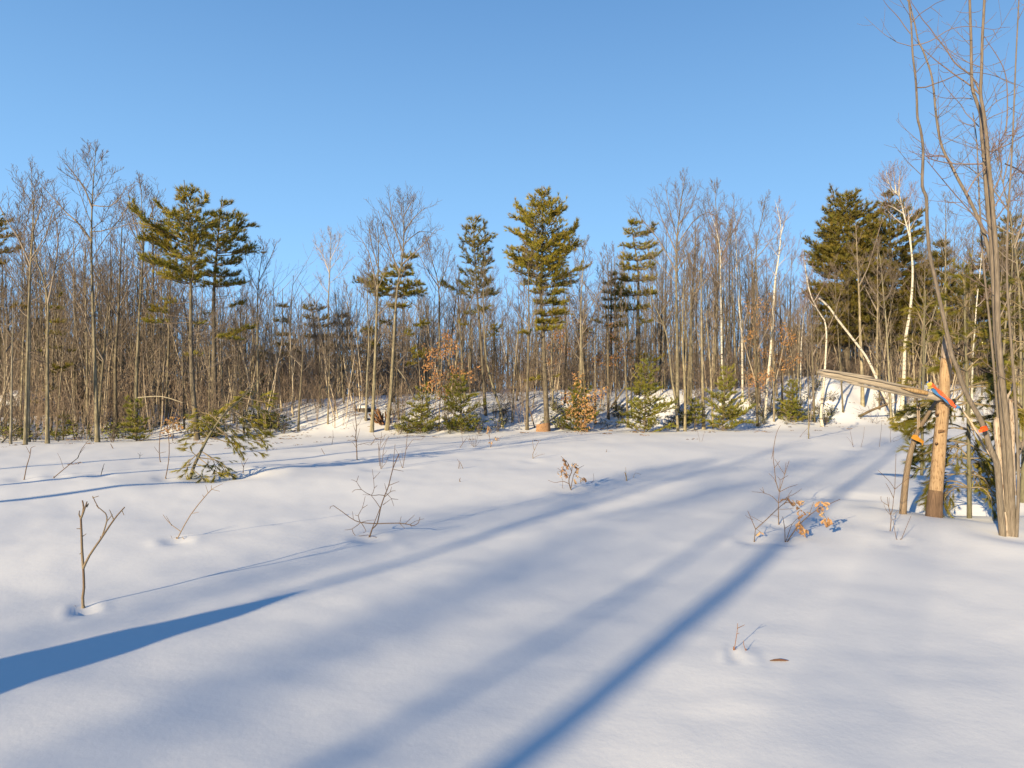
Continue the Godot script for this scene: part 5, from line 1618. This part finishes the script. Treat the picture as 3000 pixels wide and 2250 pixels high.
	near_pine("young_pine", "tall thin young pine tip behind the top of the broken trunk", 14.0, [[2700, 1340], [2704, 1150], [2708, 960], [2712, 850]], 0.03, [
		[[2704, 1150], [2680, 1130], [2655, 1135]], [[2704, 1100], [2730, 1080], [2760, 1085]], [[2705, 1050], [2680, 1020], [2660, 1020]], [[2707, 1000], [2735, 970], [2760, 975]], [[2708, 950], [2690, 920], [2675, 915]], [[2710, 910], [2728, 880], [2740, 875]], [[2702, 1220], [2670, 1200], [2640, 1210], [2625, 1225]], [[2702, 1260], [2660, 1240], [2628, 1250]], [[2703, 1200], [2740, 1190], [2770, 1200]],
	], 0.10, Color(0.15, 0.13, 0.019))


func near_pine(called: String, label: String, d: float, trunk: Array, r: float, boughs: Array, size: float, col: Color, lean := 0.0, copies := 1, thin := 0.42) -> Node3D:
	var p := to_ground(px_path(trunk, d, lean))
	var foot := p[0] + Vector3(0, 0.12, 0)
	var o := thing(called, label, "pine tree", foot)
	shifted(p, foot)
	var m := Mb.new()
	var sp := smooth_path(p, 3)
	m.tube(sp, taper(sp.size(), r, 0.006), 8, Color(0.22, 0.2, 0.13), Color(0.25, 0.22, 0.13))
	part("trunk", m.mesh(), M.close, o)
	var b := Mb.new()
	var fo := Fo.new()
	var all := []
	for w in boughs:
		all.append(w)
		for extra in copies:
			var moved := []
			var ox := rnd(-16, 16)
			var oy := rnd(-32, 32)
			for i in w.size():
				moved.append([w[i][0] + (ox + rnd(-10, 10) if i else 0.0), w[i][1] + (oy * (1.0 if i else 0.7) + (rnd(-10, 10) if i else 0.0))])
			all.append(moved)
	for w in all:
		var start := at(w[0][0], w[0][1], d) - foot
		var best := 0
		for k in sp.size():
			if absf(sp[k].y - start.y) + absf(sp[k].x - start.x) < absf(sp[best].y - start.y) + absf(sp[best].x - start.x):
				best = k
		var dd := d - (sp[best].z)
		var q := along_px(w, d + 0.0, foot, rnd(-0.55, 0.55))
		var shift := Vector3(0, 0, sp[best].z - q[0].z)
		for k in q.size():
			q[k] += shift
		q[0] = sp[best]
		q = smooth_path(q, 3)
		b.tube(q, taper(q.size(), 0.011, 0.003), 5, Color(0.2, 0.16, 0.11), Color(0.2, 0.15, 0.07))
		var l := 0.0
		for k in q.size() - 1:
			l += (q[k + 1] - q[k]).length()
		var n := maxi(4, int(l / (size * thin)))
		for i in n:
			var t := lerpf(0.25, 1.0, (i + rnd(0.1, 0.9)) / n)
			var h := heading(q, t)
			var s := along(q, t)
			var side := h.cross(Vector3.UP).normalized() * (1.0 if i % 2 == 0 else -1.0)
			var sd := (h * rnd(0.4, 1.0) + side * rnd(0.2, 1.0) + Vector3.DOWN * rnd(-0.35, 0.5)).normalized()
			var sl := rnd(0.5, 2.4) * size * (1.6 - t)
			var e := s + sd * sl
			b.tube(PackedVector3Array([s, s + sd * sl * 0.6, e]), PackedFloat32Array([0.004, 0.003, 0.002]), 3, Color(0.2, 0.15, 0.08), Color(0.2, 0.15, 0.07))
			var tone0 := rnd(0.7, 1.3)
			for k in rng.randi_range(2, 4):
				var tone := tone0 * rnd(0.8, 1.2)
				fo.put(s.lerp(e, 1.0 - 0.22 * k * rnd(0.6, 1.2)), (sd + rvec() * 0.35 + Vector3.DOWN * rnd(0.0, 0.35)).normalized(), rnd(0, TAU), size * rnd(0.75, 1.25), Color(col.r * tone * rnd(0.9, 1.2), col.g * tone, col.b * tone))
	part("boughs", b.mesh(), M.twig, o).set_meta("kind", "stuff")
	scatter("needles", tuft_near, M.needle, fo.b, o)
	return o


func field_plants() -> void:
	# the pine sapling bent over by snow
	near_pine("bent_pine", "young pine bent over to the right by snow, needles sweeping down, left of the middle", dist_of(552, 1405) + 0.1, [[552, 1408], [565, 1375], [580, 1340], [610, 1280], [640, 1235], [662, 1208], [700, 1175], [730, 1145], [760, 1115], [785, 1094]], 0.033, [
		[[612, 1278], [650, 1295], [700, 1312], [765, 1332]], [[618, 1268], [660, 1280], [720, 1292], [762, 1306]], [[640, 1238], [690, 1262], [740, 1280], [770, 1300]], [[650, 1225], [700, 1240], [745, 1258], [768, 1270]],
		[[640, 1235], [660, 1260], [690, 1300]], [[628, 1252], [655, 1285], [680, 1325]], [[630, 1250], [670, 1290], [700, 1335]], [[660, 1215], [700, 1225], [740, 1232]], [[664, 1210], [690, 1240], [715, 1270]], [[700, 1180], [740, 1195], [770, 1215]], [[705, 1172], [735, 1175], [765, 1180]],
		[[608, 1282], [585, 1268], [555, 1272], [535, 1290]], [[618, 1268], [590, 1245], [560, 1245]], [[635, 1240], [600, 1215], [570, 1210], [548, 1215]], [[640, 1232], [610, 1225], [585, 1240]],
		[[725, 1148], [700, 1150], [672, 1172]], [[720, 1155], [695, 1160], [678, 1180]], [[728, 1148], [750, 1158], [772, 1162]], [[690, 1185], [665, 1180], [645, 1195]],
		[[590, 1325], [615, 1350], [628, 1390]], [[585, 1338], [600, 1362], [620, 1385], [632, 1396]], [[590, 1320], [630, 1355], [650, 1380], [685, 1410]], [[600, 1345], [632, 1352], [655, 1378], [672, 1398]],
		[[582, 1335], [555, 1345], [540, 1365], [534, 1400]], [[575, 1345], [555, 1325], [548, 1310]], [[575, 1340], [560, 1362], [552, 1380]], [[570, 1375], [580, 1392], [588, 1400]], [[600, 1300], [570, 1300], [548, 1302]],
	], 0.11, Color(0.21, 0.185, 0.022), 0.5, 0, 0.62)

	stroke_col = Color(0.24, 0.185, 0.12)
	stroke_tip = Color(0.15, 0.095, 0.06)
	sapling("bare_sapling", "forked bare sapling with a snapped top, nearest at the lower left", "sapling", [244, 1784], [
		[13, 12, 260, 1615, 255, 1520, 265, 1440, 260, 1290], [12, 10, 260, 1290, 250, 1150, 245, 1000, 240, 880], [10, 6, 240, 880, 262, 830, 290, 745], [9, 7, 255, 845, 262, 790, 252, 735], [8, 4, 240, 880, 225, 850, 230, 818], [8, 6, 285, 790, 302, 760],
		[11, 6, 260, 1285, 310, 1180, 400, 1050, 480, 930, 540, 850, 595, 790], [6, 4, 410, 1030, 450, 905, 440, 840, 380, 790, 335, 700], [5, 3, 450, 905, 497, 850], [5, 3, 505, 890, 472, 810], [4, 3, 385, 800, 365, 775], [4, 3, 335, 715, 385, 700],
		[5, 3, 245, 965, 205, 965], [4, 3, 250, 1030, 285, 1005], [4, 3, 395, 1060, 400, 1025], [5, 3, 255, 1610, 150, 1620, 85, 1605], [4, 2, 210, 1612, 190, 1585], [4, 3, 570, 810, 590, 855], [5, 4, 240, 1165, 230, 1170],
	], 150, 1200, 0.3617)
	stroke_col = Color(0.21, 0.155, 0.1)
	sapling("bare_sapling", "straw coloured twig leaning right below the bent pine", "sapling", [517, 1583], [
		[7, 6, 1015, 1060, 1050, 990, 1130, 850, 1240, 710, 1300, 645], [4, 2.5, 1300, 645, 1340, 622, 1390, 600], [5, 3, 1045, 985, 990, 945, 940, 900, 905, 850], [4, 2.5, 975, 940, 950, 895, 930, 860], [4, 3, 1145, 840, 1195, 830], [4, 3, 1300, 645, 1365, 662], [4, 2.5, 1270, 675, 1250, 610], [4, 3, 1298, 645, 1297, 612], [4, 3, 1240, 715, 1225, 690], [4, 2.5, 1060, 1030, 1090, 1060, 1135, 1055], [3, 2, 985, 1062, 970, 1020],
	], 150, 1200, 0.3617)
	stroke_col = Color(0.135, 0.092, 0.06)
	stroke_tip = Color(0.125, 0.075, 0.05)
	sapling("bare_sapling", "brown branching sapling with long level arms in the middle of the field", "sapling", [1082, 1577], [
		[9, 7, 755, 1355, 790, 1240, 850, 1180, 890, 990, 940, 840, 990, 715, 1040, 510, 1115, 330], [5, 3, 1040, 510, 1052, 380, 1068, 215], [6, 5, 785, 1250, 830, 1130, 885, 990], [7, 4, 850, 1178, 650, 1165, 520, 1105, 320, 960, 275, 1000], [7, 4, 850, 1178, 1120, 1172, 1250, 1192, 1290, 1202, 1350, 1170, 1370, 1095],
		[4, 3, 1250, 1190, 1310, 1150, 1420, 1118], [4, 3, 1190, 1180, 1305, 1072], [4, 2.5, 1125, 1172, 1142, 1090], [4, 3, 1125, 1175, 1190, 1240], [4, 3, 1250, 1192, 1270, 1215], [5, 3, 650, 1165, 545, 1243, 455, 1255], [4, 3, 545, 1243, 590, 1330, 740, 1315, 885, 1365], [5, 3, 655, 1165, 715, 1265, 680, 1285],
		[5, 3, 645, 1160, 620, 1080, 670, 990, 705, 845], [4, 3, 670, 990, 735, 950], [4, 3, 620, 1085, 580, 1072], [4, 2.5, 560, 1120, 550, 1030], [5, 3, 940, 838, 870, 828, 780, 835, 660, 765, 600, 670, 535, 645], [4, 3, 600, 670, 625, 595], [4, 3, 660, 765, 580, 768, 545, 800], [4, 3, 780, 832, 815, 745, 790, 515], [4, 2.5, 805, 635, 885, 550], [4, 3, 815, 745, 850, 715], [5, 4, 885, 985, 835, 910, 780, 840], [3, 2, 780, 832, 675, 825],
		[5, 3, 990, 715, 1118, 665], [5, 3, 945, 850, 1020, 785, 1075, 780], [4, 3, 1010, 790, 1025, 730], [4, 3, 960, 810, 1020, 870, 1052, 965], [4, 3, 1020, 875, 1105, 885], [5, 3, 920, 950, 1015, 880], [4, 3, 1040, 515, 1170, 542], [4, 3, 960, 770, 940, 690], [4, 2.5, 650, 1165, 740, 1140, 820, 1135],
	], 900, 1250, 0.2411)
	var lo := sapling("oak_sapling", "pale upright sapling with two crossing stems holding brown oak leaves at the right", "sapling", [2282, 1538], [
		[8, 6, 755, 1400, 748, 1200, 760, 1000], [6, 5, 760, 1000, 720, 880, 700, 710, 685, 580, 690, 500], [5, 3, 680, 540, 710, 350, 740, 250, 775, 190], [4, 3, 690, 510, 662, 600], [5, 4, 760, 1000, 825, 790, 880, 620], [4, 3, 825, 790, 760, 690, 705, 600], [4, 3, 825, 785, 842, 640], [4, 3, 700, 710, 770, 620], [5, 3, 760, 1000, 770, 860, 735, 815], [4, 3, 770, 855, 865, 800], [4, 3, 720, 890, 690, 830, 630, 775], [5, 3, 745, 1130, 680, 1060, 580, 1015, 425, 998], [4, 3, 580, 1015, 520, 960], [4, 2.5, 575, 1010, 555, 940], [5, 3, 765, 1000, 870, 945, 980, 912], [5, 3, 755, 1130, 870, 1060, 960, 1015, 1035, 960], [4, 3, 860, 1060, 910, 980], [4, 3, 760, 1210, 850, 1210, 935, 1195], [3, 2, 745, 1300, 640, 1270],
	], 2100, 1200, 0.2411)
	lo = sapling("oak_sapling", "thin dark oak stem leaning right across the pale upright sapling, leaves along its end", "sapling", [2210, 1588], [
		[7, 5, 455, 1610, 470, 1450], [5, 4, 470, 1450, 420, 1330, 375, 1230], [6, 4, 470, 1455, 600, 1340, 745, 1200, 830, 1130, 880, 1060], [4, 3, 830, 1130, 940, 1135, 1030, 1150], [3, 2, 440, 1340, 380, 1310, 345, 1280], [3, 2, 555, 1370, 480, 1330, 410, 1290], [3, 2, 940, 1135, 1000, 1200, 1080, 1270], [3, 2, 480, 1450, 520, 1480, 545, 1510],
	], 2100, 1200, 0.2411)
	leaves(lo, [[850, 1085], [900, 1105], [950, 1110], [1000, 1130], [870, 1130], [1020, 1120], [980, 1180], [1010, 1220], [1040, 1250], [1075, 1270]], 2100, 1200, 0.2411, dist_of(2210, 1588), 0.065, Color.WHITE, 2, 0.015)
	leaves(lo, [[530, 1490]], 2100, 1200, 0.2411, dist_of(2210, 1588), 0.06, Color.WHITE, 2, 0.01)
	lo = sapling("oak_sapling", "dark oak stem with two big drooping bunches of orange brown leaves at the right", "sapling", [2302, 1589], [
		[7, 4, 855, 1610, 960, 1450, 1060, 1340, 1170, 1250, 1250, 1200, 1380, 1140, 1500, 1090], [6, 4, 830, 1610, 825, 1440, 800, 1300], [5, 3, 845, 1590, 910, 1400, 985, 1320], [4, 3, 825, 1445, 910, 1390], [4, 3, 1120, 1290, 1150, 1200, 1180, 1120], [3, 2, 985, 1320, 1040, 1400], [3, 2, 1250, 1200, 1300, 1270, 1340, 1340],
	], 2100, 1200, 0.2411)
	leaves(lo, [[1000, 1350], [1020, 1390], [1045, 1420], [1065, 1445], [1085, 1470], [1100, 1490], [1005, 1390], [1260, 1170], [1285, 1215], [1300, 1250], [1320, 1290], [1345, 1320], [1330, 1370], [1375, 1330], [1320, 1340], [1265, 1130], [1300, 1140]], 2100, 1200, 0.2411, dist_of(2302, 1589), 0.07, Color.WHITE, 2, 0.014)
	sapling("bare_sapling", "twiggy sapling with a three pronged top in front of the leaning pole", "sapling", [2608, 1558], [
		[6, 5, 320, 1430, 335, 1250, 330, 1150], [5, 3, 330, 1150, 290, 1000, 275, 860], [5, 4, 330, 1150, 360, 1050, 375, 880], [4, 3, 375, 880, 310, 740, 250, 640], [4, 4, 375, 880, 385, 810, 395, 740], [4, 3, 395, 740, 405, 450, 415, 165], [4, 3, 395, 740, 310, 610, 125, 430], [4, 3, 395, 740, 530, 625, 720, 485], [4, 3, 290, 1000, 180, 930, 172, 850], [3, 2, 300, 1020, 305, 870], [3, 2, 345, 1240, 430, 1200], [3, 2, 360, 1150, 450, 1080], [3, 2, 325, 1150, 260, 1080, 215, 980],
	], 2550, 1300, 0.1808)
	sapling("bare_stick", "reddish stick poking left out of the snow below the three pronged sapling", "stick", [2628, 1590], [[4, 3, 430, 1605, 400, 1430, 370, 1250]], 2550, 1300, 0.1808)
	sapling("bare_stick", "reddish stick slanting right out of the snow in front of the leaning pole", "stick", [2638, 1588], [[4, 3, 485, 1590, 570, 1380, 660, 1165]], 2550, 1300, 0.1808)
	lo = sapling("oak_sapling", "small oak sapling with pale yellow brown leaves in the middle distance", "sapling", [1673, 1436], [
		[11, 8, 680, 855, 650, 760, 650, 660, 690, 570, 700, 470, 740, 430], [6, 4, 690, 565, 630, 430, 545, 340, 515, 315], [6, 4, 655, 625, 580, 590, 460, 505], [8, 4, 680, 830, 720, 620, 800, 510, 890, 465], [5, 3, 720, 600, 830, 660, 930, 730], [4, 3, 830, 670, 840, 765], [7, 4, 650, 760, 560, 720, 480, 730, 410, 740, 305, 700], [4, 3, 1000, 740, 1050, 700, 1040, 590], [4, 3, 540, 835, 545, 700, 500, 620],
	], 1550, 1280, 0.1808)
	leaves(lo, [[555, 360], [580, 375], [600, 390], [550, 410], [600, 450], [590, 490], [620, 480], [500, 555], [545, 575], [570, 590], [560, 620], [720, 440], [750, 440], [750, 650], [840, 665], [880, 665], [570, 520], [780, 520]], 1550, 1280, 0.1808, dist_of(1673, 1436), 0.085, Color.WHITE, 2, 0.03)
	stroke_col = Color(0.18, 0.14, 0.095)
	sapling("bare_sapling", "short forked twig with a flat side shoot left of the yellow leaved oak sapling", "sapling", [1561, 1344], [[11, 8, 65, 355, 60, 280, 85, 220], [8, 5, 85, 220, 120, 140, 160, 70], [8, 5, 85, 220, 65, 140, 55, 50], [7, 4, 70, 340, 150, 300, 255, 275], [5, 3, 100, 290, 130, 250]], 1550, 1280, 0.1808)
	stroke_tip = Color(0.25, 0.18, 0.1)
	sapling("snapped_stub", "short snapped stub with pale split wood right of the yellow leaved oak sapling", "stump", [1836, 1409], [[15, 15, 1580, 725, 1578, 690, 1575, 640], [15, 7, 1575, 640, 1562, 600, 1550, 570], [4, 3, 1570, 600, 1568, 540, 1565, 490]], 1550, 1280, 0.1808)
	stroke_tip = Color(0.1, 0.06, 0.043)
	sapling("bare_stick", "thin hooked twig right of the snapped stub", "stick", [1857, 1402], [[4, 3, 1690, 660, 1720, 585, 1810, 612]], 1550, 1280, 0.1808)
	stroke_col = Color(0.18, 0.08, 0.035)
	stroke_tip = Color(0.2, 0.1, 0.04)
	sapling("bare_stick", "tiny reddish twig with two side shoots in the near snow at the right", "stick", [2149, 1915], [[3, 2.5, 630, 975, 660, 790, 690, 600, 705, 420], [2.5, 2, 700, 510, 835, 445], [2, 1.5, 690, 610, 740, 600], [2, 1.5, 635, 970, 675, 880]], 2050, 1760, 0.158)
	sapling("bare_stick", "tiny bent twig just right of the tiny reddish twig", "stick", [2186, 1909], [[2.5, 2, 860, 940, 810, 800, 820, 735]], 2050, 1760, 0.158)
	# sliver of bark lying on the snow
	var d := dist_of(2283, 1943)
	var c := at(2283, 1943, d)
	c.y = ground_y(c.x, c.z) + 0.004
	var sl := thing("bark_sliver", "dark sliver of bark lying flat on the near snow at the right", "bark", c)
	var m := Mb.new()
	m.tube(PackedVector3Array([Vector3(-0.056, 0.0, 0), Vector3(-0.03, 0.003, 0), Vector3(0.0, 0.006, 0.002), Vector3(0.035, 0.002, 0), Vector3(0.056, 0, 0)]), PackedFloat32Array([0.002, 0.006, 0.007, 0.005, 0.001]), 7, Color(0.10, 0.055, 0.035), Color(0.12, 0.06, 0.04), true)
	part("sliver", m.mesh(), M.twig, sl)

	stroke_col = Color(0.12, 0.083, 0.058)
	stroke_tip = Color(0.11, 0.07, 0.05)
	# farther plants: [label, foot, strokes, leaves]
	var a := [
		["slim bare sapling rising straight before the bank at the left of the middle", [1046, 1347], [[16, 11, 605, 400, 600, 250, 590, 120, 598, 0, 585, -130, 590, -260], [8, 5, 600, 180, 620, 100, 640, 20], [7, 4, 600, 260, 560, 200, 530, 180], [7, 4, 595, 150, 545, 100], [7, 4, 605, 225, 680, 205, 760, 225], [7, 4, 590, 60, 560, -20, 555, -80], [7, 4, 595, 0, 640, -50, 660, -110]], 900, 1250, 0.2411],
		["pale many stemmed weed right of the slim straight sapling", [1116, 1375], [[8, 6, 895, 515, 880, 300, 900, 120], [7, 5, 905, 510, 920, 330, 945, 220, 990, 110], [6, 4, 880, 480, 865, 300, 870, 180], [6, 4, 905, 500, 960, 430, 985, 350], [6, 4, 900, 260, 960, 160, 1000, 120], [5, 4, 885, 340, 870, 240, 850, 200], [5, 4, 920, 350, 970, 290], [5, 4, 900, 140, 905, 60], [5, 4, 895, 200, 940, 120, 945, 90]], 900, 1250, 0.2411],
		["thin pale sapling with one long right hand branch in the middle distance", [1180, 1371], [[8, 6, 1160, 500, 1200, 280, 1215, 100, 1218, 60], [6, 4, 1155, 500, 1130, 420, 1105, 330, 1070, 270], [6, 4, 1200, 280, 1250, 200, 1300, 150, 1380, 160, 1440, 110], [5, 4, 1165, 420, 1150, 290]], 900, 1250, 0.2411],
		["low dark forked twig half buried before the brush pile", [1086, 1304], [[12, 8, 770, 225, 830, 140, 800, 95, 810, 60], [8, 5, 830, 140, 900, 130, 950, 100], [8, 5, 790, 200, 720, 195, 640, 220], [7, 4, 800, 195, 860, 175]], 900, 1250, 0.2411],
		["single upright twig at the left of the slim straight sapling", [972, 1303], [[9, 5, 300, 220, 315, 120, 310, 40]], 900, 1250, 0.2411],
		["short leaning stick alone in the snow under the low gap", [951, 1332], [[10, 7, 212, 340, 190, 300, 170, 262]], 900, 1250, 0.2411],
		["bare leaning whip near the left edge with a forked top", [70, 1406], [[11, 8, 195, 710, 215, 600, 240, 520, 250, 450], [6, 4, 250, 450, 265, 440, 290, 432], [6, 4, 245, 500, 210, 435]], 0, 1150, 0.3617],
		["long dark branch slanting up right out of the snow at the far left", [158, 1399], [[10, 9, 435, 690, 530, 610, 630, 530], [9, 5, 630, 530, 660, 460, 710, 395], [5, 3, 640, 500, 690, 440]], 0, 1150, 0.3617],
		["hair thin leaning twig left of the long slanting branch", [186, 1372], [[5, 3, 515, 615, 490, 540, 465, 490]], 0, 1150, 0.3617],
		["short pair of twigs right of the long slanting branch", [294, 1396], [[8, 5, 815, 680, 830, 620, 845, 575], [6, 4, 822, 650, 838, 610]], 0, 1150, 0.3617],
		["upright sapling with two short arms left of the bent pine", [470, 1356], [[12, 8, 1300, 570, 1290, 490, 1295, 350, 1310, 270, 1320, 160], [7, 5, 1290, 490, 1270, 470, 1248, 437], [7, 5, 1297, 490, 1345, 480], [6, 4, 1295, 380, 1290, 300]], 0, 1150, 0.3617],
		["taller bare whip between the two armed sapling and the bent pine", [486, 1401], [[10, 7, 1340, 695, 1365, 560, 1370, 420, 1358, 300, 1352, 200], [4, 3, 1362, 560, 1375, 540]], 0, 1150, 0.3617],
		["stubby broken stem at the left wood edge", [331, 1314], [[14, 13, 915, 455, 908, 440, 895, 415]], 0, 1150, 0.3617],
		["small V shaped twig in the snow right of the bent pine", [712, 1386], [[9, 5, 1970, 655, 1975, 590, 2010, 530], [7, 4, 1972, 605, 1952, 550]], 0, 1150, 0.3617],
		["tiny spread twig before the young pine at the left wood edge", [409, 1343], [[6, 4, 1132, 535, 1132, 510, 1115, 490], [5, 3, 1132, 515, 1160, 500], [5, 3, 1132, 512, 1138, 485]], 0, 1150, 0.3617],
		["thin upright twig crowd before the taller young pine", [1388, 1310], [[7, 5, 1070, 1270, 1050, 1220, 1030, 1170], [7, 5, 1085, 1268, 1100, 1200, 1112, 1150], [7, 4, 1075, 1268, 1065, 1220, 1060, 1180], [6, 4, 1090, 1265, 1130, 1210], [5, 4, 1080, 1268, 1090, 1180], [6, 4, 1060, 1260, 1020, 1200]], 1000, 850, 0.3617],
		["dark stick slanting right before the taller young pine", [1346, 1312], [[11, 7, 958, 1278, 985, 1240, 1020, 1190], [7, 4, 985, 1240, 975, 1165]], 1000, 850, 0.3617],
		["pale twiggy shrub with a few tan leaves left of the stump", [1437, 1311], [[9, 6, 1210, 1275, 1200, 1180, 1190, 1090], [8, 5, 1212, 1270, 1230, 1220, 1255, 1180], [6, 4, 1200, 1190, 1175, 1140], [6, 4, 1198, 1150, 1215, 1100], [6, 4, 1230, 1220, 1260, 1210, 1310, 1180]], 1000, 850, 0.3617],
		["small tuft of dead twigs alone in the middle of the field", [1343, 1373], [[7, 5, 948, 1448, 955, 1400, 940, 1370], [8, 5, 985, 1446, 965, 1400, 955, 1385], [5, 4, 962, 1448, 958, 1400]], 1000, 850, 0.3617],
		["tiny tan stub alone in the middle of the field", [1348, 1412], [[9, 6, 960, 1555, 958, 1535, 965, 1520]], 1000, 850, 0.3617],
		["short dark peg in the snow between the stump and the white birches", [1776, 1325], [[8, 6, 1252, 250, 1260, 200]], 1550, 1280, 0.1808],
		["thin V shaped twig at the snow edge before the straight yellowish trunk", [2054, 1293], [[6, 4, 970, 1365, 945, 1260, 935, 1180], [6, 4, 985, 1365, 1010, 1270]], 1700, 800, 0.3617],
		["thin leaning V shaped twig at the right, before the bright bank", [2500, 1311], [[7, 4, 830, 865, 820, 830, 775, 770], [7, 4, 827, 842, 800, 710]], 2200, 1000, 0.3617],
		["wavy thin twig right of the leaning V shaped twig", [2523, 1311], [[7, 4, 890, 860, 910, 780, 920, 690]], 2200, 1000, 0.3617],
		["straight thin twig before the foot of the leaning dead birch", [2576, 1310], [[7, 4, 1040, 855, 1055, 720, 1060, 640]], 2200, 1000, 0.3617],
		["curved low twigs right of the straight thin twig", [2610, 1296], [[8, 5, 1133, 815, 1128, 760, 1135, 700], [6, 3, 1150, 810, 1200, 795, 1260, 740], [5, 3, 1150, 805, 1160, 780, 1230, 760]], 2200, 1000, 0.3617],
		["short leaning stick and dead tuft under the beam end at the wood edge", [2343, 1281], [[9, 6, 395, 778, 425, 740, 462, 700], [7, 5, 470, 770, 455, 750, 430, 752], [6, 4, 480, 770, 470, 740]], 2200, 1000, 0.3617],
	]
	for p in a:
		var is_stick: bool = "stick" in p[0] or "stub" in p[0] or "peg" in p[0] or "stem" in p[0] and "many" not in p[0]
		var o := sapling("dead_stick" if is_stick else "bare_twig", p[0], "stick" if is_stick else "twig", p[1], p[2], p[3], p[4], p[5])
		if "tan leaves" in p[0]:
			leaves(o, [[1180, 1110], [1195, 1100], [1185, 1140], [1250, 1195], [1215, 1225], [1205, 1120]], 1000, 850, 0.3617, dist_of(1437, 1311), 0.1, Color.WHITE, 2, 0.04)
